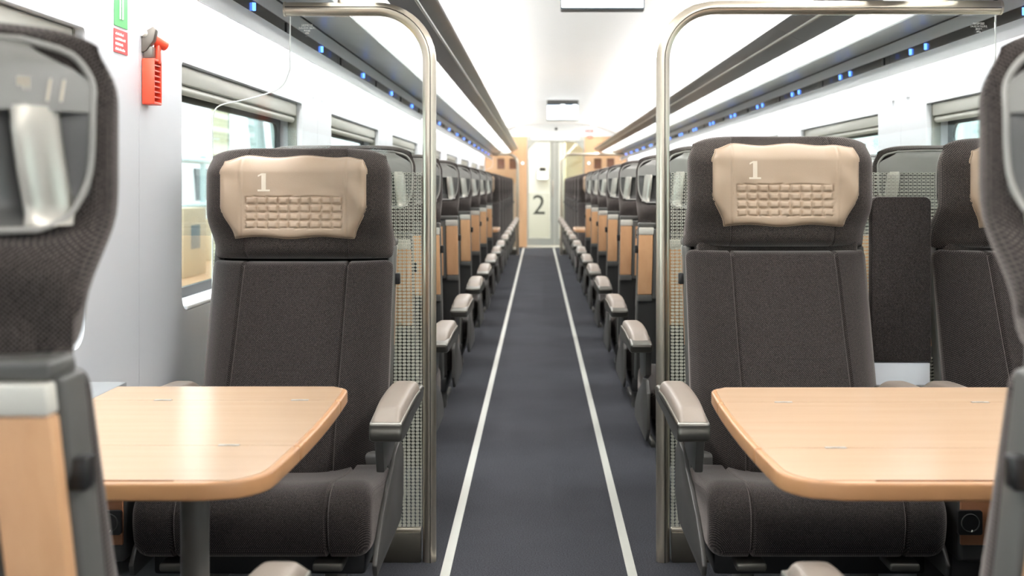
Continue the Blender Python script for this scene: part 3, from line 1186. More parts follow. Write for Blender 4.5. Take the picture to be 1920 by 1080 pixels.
def place_seat(x, y, away, aisle, label, group, head_dz=0.0, notice=False, near=False):
    """aisle: side of the aisle in world x (+1 or -1)"""
    s = aisle * (-1 if away else 1)
    if not used[s]:
        r = SEAT[s]
        used[s] = True
    else:
        r = copy_tree(PROTO[s])
    r.location = (x, y, 0)
    r.rotation_euler = (0, 0, PI if away else 0)
    tag(r, label, 'seat', group)
    for c in r.children:
        b_ = c.name.split('.')[0]
        c.location = (s * 0.018 if b_ in ('seat_cushion', 'side_panel', 'seat_pan', 'recline_lever') else 0, 0, 0)
        if near and b_ == 'armrest':
            c.location = (0, 0.085, -0.018)
        if b_ in ('headrest', 'pillow'):
            c.location.z = head_dz
        if b_ == 'backrest':
            c.location.z = min(0.0, head_dz)
    if notice:
        sticker(r, s)
    return r


PROTO = {1: copy_tree(SEAT[1]), -1: copy_tree(SEAT[-1])}      # pristine copies, removed at the end

SXL, SXA, SXB = -0.638, 0.642, 1.312
ORD = ['first', 'second', 'third', 'fourth', 'fifth', 'sixth', 'seventh', 'eighth', 'ninth']
YF = 3.19
YN = 0.945
# front bay
place_seat(SXL, YF, False, 1, 'single seat with beige pillow facing the table, back to the glass screen', 'seats round the tables', -0.028)
place_seat(SXA, YF, False, -1, 'aisle seat of the pair with beige pillow, back to the glass screen', 'seats round the tables', 0.004)
place_seat(SXB, YF, False, -1, 'window seat of the pair, back to the glass screen, beside the window', 'seats round the tables', 0.0)
nl = place_seat(SXL - 0.018, YN, True, 1, 'single seat numbered 11 with grab handle, across the table from the single beige-pillow seat', 'seats round the tables', 0.028, near=True)
nr = place_seat(SXA + 0.034, YN, True, -1, 'aisle seat of the pair across the table from the beige-pillow pair', 'seats round the tables', 0.028, near=True)
place_seat(SXB, YN, True, -1, 'window seat of the pair across the table from the beige-pillow pair', 'seats round the tables', 0.0)

# rows that face the end door
YR0, PITCH = 3.48, 1.012
for i in range(7):
    y = YR0 + PITCH * i
    place_seat(SXL, y, True, 1, '%s single seat behind the glass screen, facing the end door' % ORD[i], 'single seats facing the end door')
    place_seat(SXA, y, True, -1, '%s aisle-side seat of the pairs behind the glass screen, facing the end door' % ORD[i], 'pair seats facing the end door', notice=True)
    place_seat(SXB, y, True, -1, '%s window-side seat of the pairs behind the glass screen, facing the end door' % ORD[i], 'pair seats facing the end door')
# rows that face the camera, from the far table to the far screen
YG0 = 11.75
for i in range(7):
    y = YG0 + PITCH * i
    nm = ORD[6 - i]
    place_seat(SXL, y, False, 1, '%s single seat counted from the far glass screen, facing away from the end door' % nm, 'single seats facing away from the end door')
    place_seat(SXA, y, False, -1, '%s aisle-side pair seat counted from the far glass screen, facing away from the end door' % nm, 'pair seats facing away from the end door')
    place_seat(SXB, y, False, -1, '%s window-side pair seat counted from the far glass screen, facing away from the end door' % nm, 'pair seats facing away from the end door')


def wipe(o):
    for c in list(o.children):
        wipe(c)
    bpy.data.objects.remove(o)


for s in (1, -1):
    wipe(PROTO[s])


def text_mesh(body, size, name, m_, align='CENTER'):
    cu = bpy.data.curves.new(name, 'FONT')
    cu.body = body
    cu.size = size
    cu.align_x = align
    cu.align_y = 'CENTER'
    cu.extrude = 0.0002
    cu.resolution_u = 3
    ob = bpy.data.objects.new(name, cu)
    COL.objects.link(ob)
    dg = bpy.context.evaluated_depsgraph_get()
    me = bpy.data.meshes.new_from_object(ob.evaluated_get(dg))
    bpy.data.objects.remove(ob)
    me.name = name
    me.materials.clear()
    me.materials.append(M[m_])
    return me


# seat number on the hood of the near single seat
def number_on_hood(seat, body, x, z, size):
    me = text_mesh(body, size, 'seat_number', 'print_cream')
    for v in me.vertices:
        # local: text x runs to -x of the seat (seen from behind), text y up
        px, pz = x - v.co.x * 0.55, z + v.co.y
        v.co = Vector((px, shell_y(px, pz) + 0.0035 + v.co.z * 0.2, pz))
    hd = [c for c in seat.children if c.name.startswith('headrest')][0]
    return link('seat_number', me, hd)


number_on_hood(nl, '11', -0.214, 1.158, 0.031)
m_ = MB()
for k in range(3):
    xa = -0.190 - 0.003 * k
    m_.box(xa - 0.0012, xa + 0.0012, shell_y(xa, 1.165) + 0.002, shell_y(xa, 1.165) + 0.0035, 1.162 - 0.004 * k, 1.170)
m_.build('seat_symbol', 'print_cream', [c for c in nl.children if c.name.startswith('headrest')][0])

# consoles with power sockets beside the seats, fabric divider between the pair
def socket_console(x0, x1, y, n, label):
    root = empty('socket_console', ((x0 + x1) / 2, y, 0))
    w = (x1 - x0) / 2
    MB().box(-w, w, 0.0, 0.36, 0.285, 0.432).build('housing', 'plastic_dark', root, 0.012, 3)
    face = MB().box(-w + 0.004, w - 0.004, -0.006, 0.004, 0.325, 0.428).build('wood_face', 'beech_dark', root, 0.003)
    for i in range(n):
        cx = 0 if n == 1 else (-0.035 + 0.07 * i)
        sk = MB().prism(rrect(cx - 0.026, cx + 0.026, 0.350, 0.402, 0.005, 3), 'y', -0.014, -0.004).build('socket', 'plastic_black', root)
        ring = [(cx + 0.019 * math.cos(a), -0.0145, 0.376 + 0.019 * math.sin(a)) for a in [2 * PI * k / 24 for k in range(24)]]
        MB().tube(ring, 0.0014, 6, closed=True).build('socket_ring', 'plastic_dark', sk)
        MB().tube([(cx + 0.002, -0.0150, 0.357), (cx + 0.004, -0.0150, 0.361)], 0.0013, 6).build('earth_clip', 'silver', sk)
    MB().box(-w * 0.6, w * 0.6, 0.1, 0.34, 0.0, 0.287).build('stand', 'plastic_dark', root, 0.004)
    tag(root, label, 'power socket', 'socket consoles')
    return root


socket_console(-0.953, -0.892, YF - 0.735, 1, 'small wood-faced console with black power socket beside the single seat')
socket_console(0.905, 1.018, YF - 0.735, 2, 'wood-faced console with two black power sockets between the pair seats')

dv = empty('seat_divider', (0.968, YF - 0.14, 0))
MB().prism(rrect(-0.079, 0.079, 0.63, 1.07, (0.004, 0.004, 0.018, 0.018), 5), 'y', -0.018, 0.018).build('fabric_panel', 'cloth', dv, 0.004)
MB().box(-0.078, 0.078, -0.012, 0.012, 0.0, 0.627).build('plastic_base', 'rack_grey', dv, 0.003)
tag(dv, 'dark fabric divider panel standing between the two pair seats', 'divider')

# ------------------------------------------------------------------ tables
def table(x_aisle, x_wall, y0, y1, h0, h1, cut, leg_x, label, group, hinges, far=False):
    """y0 near edge, y1 far edge, h0/h1 the two folding joints"""
    s = 1 if x_aisle > x_wall else -1
    zt = 0.70
    root = empty('bay_table', (leg_x, (y0 + y1) / 2, 0))
    ox, oy = leg_x, (y0 + y1) / 2
    r = 0.075
    # outline of the whole top with a gently bowed aisle edge
    def aisle(y):
        t = (y - y0) / (y1 - y0)
        bow = 0.012 * (1 - (2 * t - 1) ** 2)
        xe = x_aisle - s * 0.012 + s * bow
        # rounded corners
        d = 0.0
        if y - y0 < r:
            q = 1 - (y - y0) / r
            d = r * (1 - math.sqrt(max(0, 1 - q * q)))
        if y1 - y < r * 0.7:
            q = 1 - (y1 - y) / (r * 0.7)
            d = max(d, r * 0.7 * (1 - math.sqrt(max(0, 1 - q * q))))
        return xe - s * d
    for (a, c) in ((y0, h0), (h0, h1), (h1, y1)):
        g = 0.0008
        a2, c2 = a + (g if a > y0 else 0), c - (g if c < y1 else 0)
        n = 16
        pts = [(aisle(a2 + (c2 - a2) * k / n) - ox, a2 + (c2 - a2) * k / n - oy) for k in range(n + 1)]
        pts += [(x_wall - ox, c2 - oy), (x_wall - ox, a2 - oy)]
        lf = MB().prism(pts, 'z', zt - 0.026, zt - 0.001).build('table_leaf', 'beech_edge', root, 0.004, 3)
        inset = 0.010
        def ins(y):
            return aisle(y) - s * inset
        a3 = a2 + (0.012 if a == y0 else 0)
        c3 = c2 - (0.010 if c == y1 else 0)
        pts = [(ins(a3 + (c3 - a3) * k / n) - ox, a3 + (c3 - a3) * k / n - oy) for k in range(n + 1)]
        pts += [(x_wall - ox + s * 0.004, c3 - oy), (x_wall - ox + s * 0.004, a3 - oy)]
        MB().prism(pts, 'z', zt - 0.004, zt).build('leaf_veneer', 'beech_table', lf)
    if not far:
        xa, xb = x_aisle - s * 0.13 - ox, x_wall + s * 0.02 - ox
        MB().box(min(xa, xb), max(xa, xb), y0 + 0.010 - oy, y0 + 0.012 - oy, zt - 0.001, zt + 0.0006).build('edge_groove', 'beech_dark', root)
        for hx, hy in hinges:
            m_ = MB().box(hx - 0.016 - ox, hx - 0.002 - ox, hy - 0.0045 - oy, hy + 0.0045 - oy, zt - 0.001, zt + 0.0008)
            m_.box(hx + 0.002 - ox, hx + 0.016 - ox, hy - 0.0045 - oy, hy + 0.0045 - oy, zt - 0.001, zt + 0.0008)
            m_.box(hx - 0.006 - ox, hx + 0.006 - ox, hy - 0.003 - oy, hy + 0.003 - oy, zt - 0.001, zt + 0.0012)
            m_.build('hinge', 'hinge_metal', root)
    MB().cyl((0, 0, 0.02), (0, 0, zt - 0.03), 0.0235, 24).build('leg', 'leg_grey', root)
    MB().cyl((0, 0, 0.0), (0, 0, 0.02), 0.07, 24).build('leg_foot', 'bronze_dark', root, 0.004)
    xs = sorted((leg_x - 0.03 - ox, x_wall - ox))
    MB().box(xs[0], xs[1], -0.05, 0.05, zt - 0.045, zt - 0.0262).build('support_beam', 'bronze_dark', root, 0.003)
    tag(root, label, 'table', group)
    return root


table(-0.365, -0.842, 1.532, 2.275, 1.752, 2.12, True, -0.575, 'light beech folding table in front of the single beige-pillow seat', 'bay tables',
      ((-0.70, 2.12), (-0.445, 2.12), (-0.477, 1.752)))
table(0.327, 1.50, 1.532, 2.265, 1.735, 2.10, True, 1.02, 'wide light beech folding table in front of the beige-pillow seat pair', 'bay tables',
      ((0.452, 2.10), (0.815, 2.10), (0.453, 1.735)))
table(-0.365, -0.842, 10.35, 11.05, 10.55, 10.85, True, -0.575, 'beech table far along the single-seat row', 'bay tables', (), True)
table(0.327, 1.50, 10.35, 11.05, 10.55, 10.85, True, 1.02, 'wide beech table far along the pair-seat row', 'bay tables', (), True)
# wall ledges beside the tables
for x0, x1, ya, yb, lb in ((XL, -0.846, 1.40, 2.34, 'grey wall ledge at the end of the table by the single seat'),
                           (1.504, XR, 1.40, 2.34, 'grey wall ledge at the end of the table by the pair seats')):
    r_ = empty('wall_ledge', ((x0 + x1) / 2, (ya + yb) / 2, 0))
    w = (x1 - x0) / 2
    MB().box(-w + 0.0005, w - 0.0005, -(yb - ya) / 2, (yb - ya) / 2, 0.67, 0.697).build('ledge_top', 'duct_grey', r_, 0.003)
    sgn = -1 if x0 < 0 else 1
    MB().box(min(sgn * w * 0.2, sgn * (w - 0.0005)), max(sgn * w * 0.2, sgn * (w - 0.0005)), -0.2, 0.2, 0.60, 0.67).build('ledge_bracket', 'plastic_dark', r_, 0.003)
    tag(r_, lb, 'ledge')

# ------------------------------------------------------------------ glass screens with poles
def screen(s, y, x_pole, zb, flip, label, marks):
    """s = -1 on the single-seat side; x_pole = pole, zb = height of the bar"""
    root = empty('glass_screen', (x_pole, y, 0))
    X = lambda x: x - x_pole
    xw = XL if s < 0 else XR
    x_end = XC + s * 1.045
    R = 0.155
    path = [(0, 0, 0.0), (0, 0, 0.5), (0, 0, 1.0), (0, 0, zb - R)]
    for k in range(1, 13):
        a = 0.5 * PI * k / 12
        path.append((s * R * (1 - math.cos(a)), 0, zb - R + R * math.sin(a)))
    path.append((X(x_end), 0, zb))
    MB().tube(path, 0.020, 16).build('pole', 'champagne', root)
    # two fine grooves run along the tube
    for off in (0.004,):
        gp = [(p[0] + (off if i_ < 4 else off * math.cos(min(1, (i_ - 3) / 12) * PI / 2)), -0.0197, p[2] - (0 if i_ < 4 else s * 0 + off * s * math.sin(min(1, (i_ - 3) / 12) * PI / 2))) for i_, p in enumerate(path)]
        MB().tube(gp, 0.0016, 6).build('pole_groove', 'bronze_dark', root)
    MB().cyl((X(x_end), 0, zb), (X(x_end) + s * 0.006, 0, zb), 0.022, 16).build('end_cap', 'champagne', root)
    xs = XC + s * 0.885
    MB().cyl((X(xs), 0, zb + 0.018), (X(xs), 0, 1.66), 0.010, 12).build('rack_post', 'champagne', root)
    # the pane: runs below the bar, steps out under the rack to the wall
    out = [(0.022 * s, 0.095), (0.022 * s, zb - R)]
    for k in range(1, 9):
        a = 0.5 * PI * k / 8
        out.append((s * (0.022 + (R - 0.022) * (1 - math.cos(a))), zb - R + (R - 0.022) * math.sin(a)))
    xe = X(x_end) - s * 0.012
    out += [(xe, zb - 0.022), (xe, 1.50)]
    bow = [(xe, 1.44), (xe + s * 0.02, 1.395), (xe + s * 0.06, 1.372), (xe + s * 0.13, 1.352), (X(xw) - s * 0.025, 1.335), (X(xw) - s * 0.005, 1.31), (X(xw) - s * 0.002, 1.27)]
    out += catmull(bow, 4, False)
    out += [(X(xw) - s * 0.002, 0.095)]
    MB().prism(out, 'y', -0.004, 0.004).build('glass_pane', 'printed_glass', root, angle=20)
    e0 = [(xe, -0.004, zb - 0.022), (xe, -0.004, 1.50)] + [(p[0], -0.004, p[1]) for p in catmull(bow, 4, False)] + [(X(xw) - s * 0.002, -0.004, 0.78)]
    MB().tube(e0, 0.0022, 6).build('pane_edge', 'glass_edge', root)
    # kick plate and channel
    xa, xb = sorted((0.024 * s, X(xw) - s * 0.075))
    MB().box(xa, xb, -0.018, 0.018, 0.0, 0.088).build('kick_plate', 'bronze_dark', root, 0.003)
    MB().box(xa, xb, -0.010, 0.010, 0.088, 0.098).build('glass_channel', 'champagne', root, 0.002)
    if marks:
        lines = [('SIEMENS', 0.0072), ('JULLICH GLAS', 0.0062), ('PANE', 0.0060), ('694', 0.0064), ('-----', 0.005)]
        z = zb - 0.048
        for body, sz in lines:
            me = text_mesh(body, sz * 1.25, 'glass_mark', 'sign_white')
            for v in me.vertices:
                px = v.co.x if s < 0 else -v.co.x
                v.co = Vector((X(x_end) - s * 0.062 + px, -0.0048 + v.co.z * 0.5, z + v.co.y))
            link('glass_mark', me, root)
            z -= 0.0078
    tag(root, label, 'glass screen')
    return root


screen(-1, 3.335, -0.320, 1.617, False, 'glass screen with printed raster and bent pole behind the single beige-pillow seat', True)
screen(1, 3.335, 0.364, 1.622, False, 'wide glass screen with printed raster and bent pole behind the beige-pillow pair', True)
screen(-1, 18.12, -0.335, 1.60, False, 'far glass screen with bent pole ending the single-seat row', False)
screen(1, 18.12, 0.362, 1.60, False, 'far wide glass screen with bent pole ending the pair-seat row', False)

# ------------------------------------------------------------------ ceiling monitors
def monitor(y, w, zb, label, bar):
    root = empty('ceiling_monitor', (XC + 0.003, y, zb))
    h = 0.205
    MB().box(-w / 2, w / 2, 0.0, 0.05, -0.008, h + 0.05).build('housing', 'plastic_grey', root, 0.006)
    MB().prism(rrect(-w / 2 + 0.0, w / 2 - 0.0, 0.0, h, 0.006, 3), 'y', -0.008, 0.001).build('screen_frame', 'screen_frame', root)
    MB().prism(rrect(-w / 2 + 0.005, w / 2 - 0.005, 0.006, h - (0.018 if bar else 0.006), 0.004, 3), 'y', -0.010, -0.007).build('display', 'screen_lit', root)
    if bar:
        MB().box(-w / 2 + 0.005, w / 2 - 0.005, -0.0095, -0.007, h - 0.018, h - 0.004).build('title_bar', 'screen_blue', root)
        MB().box(-0.03, 0.03, -0.0105, -0.009, h - 0.019, h - 0.006).build('logo_field', 'screen_lit', root)
        MB().box(w / 2 - 0.075, w / 2 - 0.02, -0.0105, -0.009, h - 0.019, h - 0.008).build('clock_field', 'screen_lit', root)
    tag(root, label, 'monitor', 'ceiling monitors')


monitor(5.5, 0.405, 1.953, 'white lit monitor hanging from the ceiling, the one above the front rows', False)
monitor(14.6, 0.405, 1.942, 'white lit monitor under the ceiling nearer to the end door', True)

# ------------------------------------------------------------------ end wall, door, vestibule
PX = 20.3 / 2133.0
def ex(px): return (px - 1010) * PX
def ez(py): return CAM_H + (348 - py) * PX
DX0, DX1, DZ = ex(988), ex(1096), ez(262)
wall_end = struct(empty('wall_end', (0, Y1, 0)))
def endbox(name, x0, x1, y0, y1, z0, z1, m_, parent=wall_end, bevel=0.0):
    return MB().box(x0, x1, y0, y1, z0, z1).build(name, m_, parent, bevel)
# wooden panels with two niches on each side
def side_wall(x0, x1, niches):
    zt = ez(256)
    xs = sorted(set([x0, x1] + [n for a in niches for n in a]))
    nz0, nz1 = ez(317), ez(297)
    for i in range(len(xs) - 1):
        a, c = xs[i], xs[i + 1]
        if any(abs(a - n[0]) < 1e-6 for n in niches):
            endbox('wood_panel', a, c, 0, 0.06, 0, nz0, 'beech_wall')
            endbox('wood_panel', a, c, 0, 0.06, nz1, zt, 'beech_wall')
            endbox('niche_back', a, c, 0.06, 0.07, nz0, nz1, 'beech_dark')
            endbox('niche_shelf', a, c, 0.01, 0.06, nz0, nz0 + 0.025, 'beech_dark')
        else:
            endbox('wood_panel', a, c, 0, 0.06, 0, zt, 'beech_wall')
side_wall(XL, DX0, [(ex(932), ex(946)), (ex(955), ex(969))])
side_wall(DX1, XR, [(ex(1114), ex(1128)), (ex(1138), ex(1152))])
# white fascia over the door
ds = [-1.248 + 2.496 * k / 30 for k in range(31)]
poly = [(XC - 1.248, ez(256)), (XC + 1.248, ez(256))] + [(XC + d, ceil_z(d) + 0.02) for d in reversed(ds)]
MB().prism(poly, 'y', -0.02, 0.06).build('fascia', 'ceiling_white', wall_end)
endbox('door_header', DX0, DX1, 0.0, 0.06, ez(265), ez(256), 'door_grey')
lamp = MB().prism(rrect(ex(997), ex(1085), ez(260.3), ez(256.2), 0.018, 4), 'y', Y1 - 0.03, Y1 - 0.001).build('door_lamp', 'lamp_door')
tag(lamp, 'long white lamp above the glass end door', 'lamp')

door = struct(empty('door_1', ((DX0 + DX1) / 2, Y1 + 0.02, 0)))
dcx = (DX0 + DX1) / 2
def leaf(x0, x1, chamfer_left):
    zt, zb = ez(264.5), 0.03
    st = 0.075
    m_ = MB()
    gx0, gx1, gz0, gz1 = x0 + (0.025 if chamfer_left else st), x1 - (st if chamfer_left else 0.025), ez(447), ez(266.5)
    c = 0.13
    if chamfer_left:
        hole = [(gx0, gz0), (gx1, gz0), (gx1, gz1), (gx0 + c, gz1), (gx0, gz1 - c)]
        outer = [(x0, zb), (x1, zb), (x1, zt), (x0 + c, zt), (x0, zt)]
    else:
        hole = [(gx0, gz0), (gx1, gz0), (gx1, gz1 - c), (gx1 - c, gz1), (gx0, gz1)]
        outer = [(x0, zb), (x1, zb), (x1, zt), (x1 - c, zt), (x0, zt)]
    n = len(hole)
    vs = [(x - dcx, 0, z) for x, z in hole] + [(x - dcx, 0, z) for x, z in outer] + [(x - dcx, 0.03, z) for x, z in hole] + [(x - dcx, 0.03, z) for x, z in outer]
    fs = []
    for i in range(n):
        j = (i + 1) % n
        fs += [(i, j, n + j, n + i), (2 * n + i, 3 * n + i, 3 * n + j, 2 * n + j), (i, 2 * n + i, 2 * n + j, j), (n + i, n + j, 3 * n + j, 3 * n + i)]
    m_.add(vs, fs)
    lf = m_.build('door_leaf', 'door_grey', door)
    MB().prism([(x - dcx, z) for x, z in hole], 'y', 0.012, 0.018).build('door_glass', 'clear_glass', lf)
    return lf
lf1 = leaf(DX0 + 0.002, ex(1039.5), True)
lf2 = leaf(ex(1040), DX1 - 0.002, False)
MB().box(ex(1036) - dcx, ex(1037.5) - dcx, -0.02, 0.0, 0.9, 1.2).build('door_grip', 'champagne', lf1, 0.003)
me = text_mesh('2', 0.50, 'class_numeral', 'numeral_dark')
for v in me.vertices:
    v.co = Vector((ex(1010.5) - dcx + v.co.x, 0.009 + v.co.z * 0.5, ez(386) + v.co.y))
link('class_numeral', me, lf1)
MB().prism([(ex(991) - dcx, 0.17), (ex(1030.5) - dcx, 0.17), (ex(1030.5) - dcx, ez(362)), (ex(991) - dcx, ez(362))], 'y', 0.0135, 0.0165).build('frosted_film', 'frosted_glass', lf1)

# small fittings on the end wall
for x in (980, 1104):
    r_ = empty('door_button', (ex(x), Y1 - 0.012, ez(306)))
    MB().prism(rrect(-0.035, 0.035, -0.03, 0.03, 0.01, 3), 'y', 0.0, 0.0115).build('plate', 'door_grey', r_)
    MB().cyl((0, -0.006, 0), (0, 0.0, 0), 0.021, 16).build('button', 'button_lit', r_)
    tag(r_, 'lit round door button on the wood wall, %s side of the end door' % ('single-seat' if x < 1000 else 'pair-seat'), 'button', 'door buttons')
r_ = MB().box(ex(1040.5), ex(1045), Y1 - 0.045, Y1 - 0.0205, ez(244), ez(239.5)).build('ceiling_sensor', 'dark_sensor', None, 0.003)
tag(r_, 'small dark square sensor on the white fascia above the end door', 'sensor')
r_ = empty('alarm_sign', (ex(1104), Y1 - 0.0215, ez(246)))
MB().box(ex(1098) - ex(1104), ex(1113) - ex(1104), -0.003, 0.001, -0.03, 0.03).build('sign_plate', 'red_sign', r_)
MB().box(ex(1099) - ex(1104), ex(1112) - ex(1104), -0.005, -0.003, 0.006, 0.012).build('sign_line', 'sign_white', r_)
MB().box(ex(1099) - ex(1104), ex(1110) - ex(1104), -0.005, -0.003, -0.012, -0.006).build('sign_line', 'sign_white', r_)
MB().cyl((ex(1096.5) - ex(1104), -0.012, 0), (ex(1096.5) - ex(1104), 0.001, 0), 0.012, 10).build('knob', 'dark_sensor', r_)
ring = [(ex(1106) - ex(1104) + 0.045 * math.cos(a), -0.012, ez(257) - ez(246) + 0.028 * math.sin(a)) for a in [2 * PI * k / 20 for k in range(20)]]
MB().tube(ring, 0.006, 6, closed=True).build('pull_ring', 'red_plastic', r_)
tag(r_, 'small red emergency brake sign with ring above the end door', 'sign')

# vestibule beyond the door
struct(MB().box(DX0 - 0.5, DX1 + 0.4, Y1 + 2.5, Y1 + 2.56, 0, 2.2).build('wall_vestibule', 'wall_white'))
struct(MB().box(DX0 - 0.56, DX0 - 0.5, Y1 + 0.08, Y1 + 2.5, 0, 2.2).build('wall_vestibule_left', 'wall_white'))
struct(MB().box(DX1 - 0.32, DX1 + 0.05, Y1 + 0.5, Y1 + 2.49, 0.0, 2.1).build('wall_vestibule_right', 'vest_cream'))
struct(MB().box(DX0 - 0.6, DX1 + 0.5, Y1 + 0.08, Y1 + 2.56, 2.2, 2.23).build('ceiling_vestibule', 'ceiling_white'))
struct(MB().box(DX0 - 0.5, DX1 + 0.4, Y1 + 0.16, Y1 + 2.5, 0.0, 0.004).build('floor_vestibule', 'vest_floor'))
o = MB().box(-0.1, 0.25, Y1 + 0.5, Y1 + 2.0, 2.185, 2.198).build('vestibule_lamp', 'lamp_vest')
tag(o, 'flat ceiling light in the vestibule beyond the end door', 'lamp')
r_ = empty('vestibule_display', (0.06, Y1 + 2.35, 1.20))
MB().box(-0.09, 0.13, 0.0, 0.149, 0.02, 0.30).build('housing', 'wall_white', r_, 0.01)
MB().box(-0.08, 0.12, -0.006, 0.0, 0.03, 0.17).build('display', 'screen_lit', r_)
MB().box(-0.04, 0.08, -0.008, 0.0, 0.19, 0.26).build('camera_eye', 'plastic_black', r_)
tag(r_, 'white lit display with a black strip in the vestibule beyond the door', 'display')

# ------------------------------------------------------------------ things on the wall beside the single seat
def wall_sign(y0, y1, z0, z1, m_, label, name):
    r_ = empty(name, (XL + 0.0006, (y0 + y1) / 2, z0))
    hw = (y1 - y0) / 2
    MB().box(0.0, 0.0012, -hw, hw, 0, z1 - z0).build('sign_plate', m_, r_)
    tag(r_, label, 'sign')
    return r_, hw


ysg = lambda px: -XL * 2133 / (1010 - px)
g, hw = wall_sign(ysg(213.5), ysg(238), 1.462, 1.60, 'green_sign', 'green escape sign with white hammer outline on the pier wall', 'escape_sign')
ham = [(-0.008, 0.018), (0.008, 0.018), (0.008, 0.082), (-0.008, 0.082)]
MB().tube([(0.0016, y, z) for y, z in ham], 0.0022, 6, closed=True).build('hammer_symbol', 'sign_white', g)
MB().tube([(0.0016, 0.003, 0.084), (0.0016, 0.003, 0.100), (0.0016, 0.016, 0.108), (0.0016, -0.016, 0.122)], 0.0035, 6).build('hammer_symbol', 'sign_white', g)
rsg, hw = wall_sign(ysg(212.5), ysg(238), 1.402, 1.455, 'red_sign', 'small red notice with four white lines below the green sign', 'hammer_notice')
rng = random.Random(3)
for k in range(4):
    z = 0.042 - 0.0115 * k
    m_ = MB()
    y = -hw * 0.82
    lim = (0.36, 0.66, 0.30, 0.56)[k] * hw
    while y < lim:
        m_.box(0.0012, 0.0016, y, y + 0.0021, z - 0.002, z + rng.choice((0.002, 0.0038)))
        y += 0.0030
    m_.build('notice_line', 'sign_white', rsg)

# emergency hammer
yh = ysg(272)
hm = empty('emergency_hammer', (XL, yh, 1.30))
# cradle: wall plate, arm and clip (grey)
MB().prism([(0.0, 0.168), (0.030, 0.184), (0.036, 0.176), (0.030, 0.150), (0.012, 0.125), (0.0, 0.120)], 'y', -0.028, -0.006).build('cradle', 'hammer_grey', hm, 0.003)
MB().box(0.004, 0.026, -0.024, 0.002, 0.1075, 0.136).build('cradle_clip', 'hammer_grey', hm, 0.003)
# head of the hammer: red cylinder across with a metal point
MB().cyl((0.012, -0.016, 0.163), (0.040, 0.030, 0.142), 0.0125, 14).build('hammer_head', 'red_plastic', hm, 0.002)
MB().cyl((0.004, -0.030, 0.169), (0.012, -0.016, 0.163), 0.0095, 12).build('hammer_tip', 'silver', hm)
MB().box(0.020, 0.034, 0.004, 0.020, 0.096, 0.150).build('hammer_neck', 'red_plastic', hm, 0.002)
gp = MB().box(0.002, 0.010, -0.026, 0.026, -0.002, 0.104).build('grip', 'red_dark', hm, 0.002)
for ya in (-0.028, 0.0235):
    MB().box(0.002, 0.032, ya, ya + 0.0045, -0.002, 0.104).build('grip_wall', 'red_plastic', gp, 0.0015)
MB().box(0.002, 0.032, -0.026, 0.026, -0.004, 0.003).build('grip_base', 'red_plastic', gp, 0.0015)
MB().box(0.002, 0.032, -0.026, 0.026, 0.100, 0.107).build('grip_top', 'red_plastic', gp, 0.0015)
for k in range(7):
    z = 0.0125 + 0.0128 * k
    MB().box(0.008, 0.030, -0.024, 0.024, z, z + 0.0035).build('grip_rib', 'red_plastic', gp)
tag(hm, 'orange-red emergency hammer with ribbed grip hanging on the wall', 'hammer')

# pictogram sign on the right wall
ysr = lambda px: XR * 2133 / (px - 1010)
zsr = lambda py, y: CAM_H + (348 - py) * y / 2133
ya, yb = ysr(1905), ysr(1866)
r_ = empty('seat_sign', (XR - 0.0006, yb, zsr(152, yb)))
hh = zsr(115, yb) - zsr(152, yb)
wd = (yb - ya) * 0.47
for k in range(2):
    y1_ = -k * (yb - ya) * 0.53
    MB().box(-0.0012, 0.0, y1_ - wd, y1_, 0, hh).build('sign_plate', 'blue_sign', r_)
    def q(a, b_):
        return (-0.0018, y1_ - wd * a, hh * b_)
    MB().tube([q(0.10, 0.82), q(0.28, 0.32), q(0.62, 0.36)], 0.0035, 6).build('seat_symbol', 'sign_white', r_)
    MB().tube([q(0.62, 0.86), q(0.45, 0.48), q(0.68, 0.50), q(0.80, 0.16)], 0.0042, 6).build('person_symbol', 'sign_white', r_)
    MB().cyl((-0.0022, y1_ - wd * 0.62, hh * 0.9), (-0.0012, y1_ - wd * 0.62, hh * 0.9), 0.005, 10).build('person_symbol', 'sign_white', r_)
tag(r_, 'pair of violet-blue pictogram squares with seated figures above the window', 'sign')

# coat hooks on the piers between the windows
hook_me = None
for side, xi in ((-1, XL), (1, XR)):
    for k in range(-1, 7):
        for dy in (-0.10, 0.10):
            yy = WIN_S - 0.325 + WIN_P * k + dy
            if yy < 0.5 or abs(yy - yh) < 0.16 or yy > 19.8 or (k == 0 and side < 0 and dy < 0):
                continue
            if hook_me is None:
                hook_me = MB().box(0.0, 0.006, -0.018, 0.018, -0.010, 0.010).tube([(0.004, 0, 0.004), (0.022, 0, 0.0), (0.028, 0, 0.012)], 0.004, 8).mesh('coat_hook', 'wall_white', 0.0)
            o = link('coat_hook', hook_me, None, (xi - side * 0.0005, yy, 1.485))
            o.rotation_euler = (0, 0, 0 if side < 0 else PI)
            tag(o, 'small white coat hook on the wall pier, %s-seat side' % ('single' if side < 0 else 'pair'), 'hook', 'coat hooks on the %s-seat wall' % ('single' if side < 0 else 'pair'))

# ------------------------------------------------------------------ the hall outside the windows
struct(MB().box(-30, 30, -20, 60, -1.2, -1.15).build('ground', 'hall_floor'))
o = MB().box(-9.2, -9.0, -10, 50, -1.15, 7.0).build('hall_wall', 'hall_wall')
tag(o, 'pale hall wall far outside the single-seat windows', 'wall')
o = MB().box(9.0, 9.2, -10, 50, -1.15, 7.0).build('hall_wall', 'hall_wall')
tag(o, 'pale hall wall far outside the pair-seat windows', 'wall')

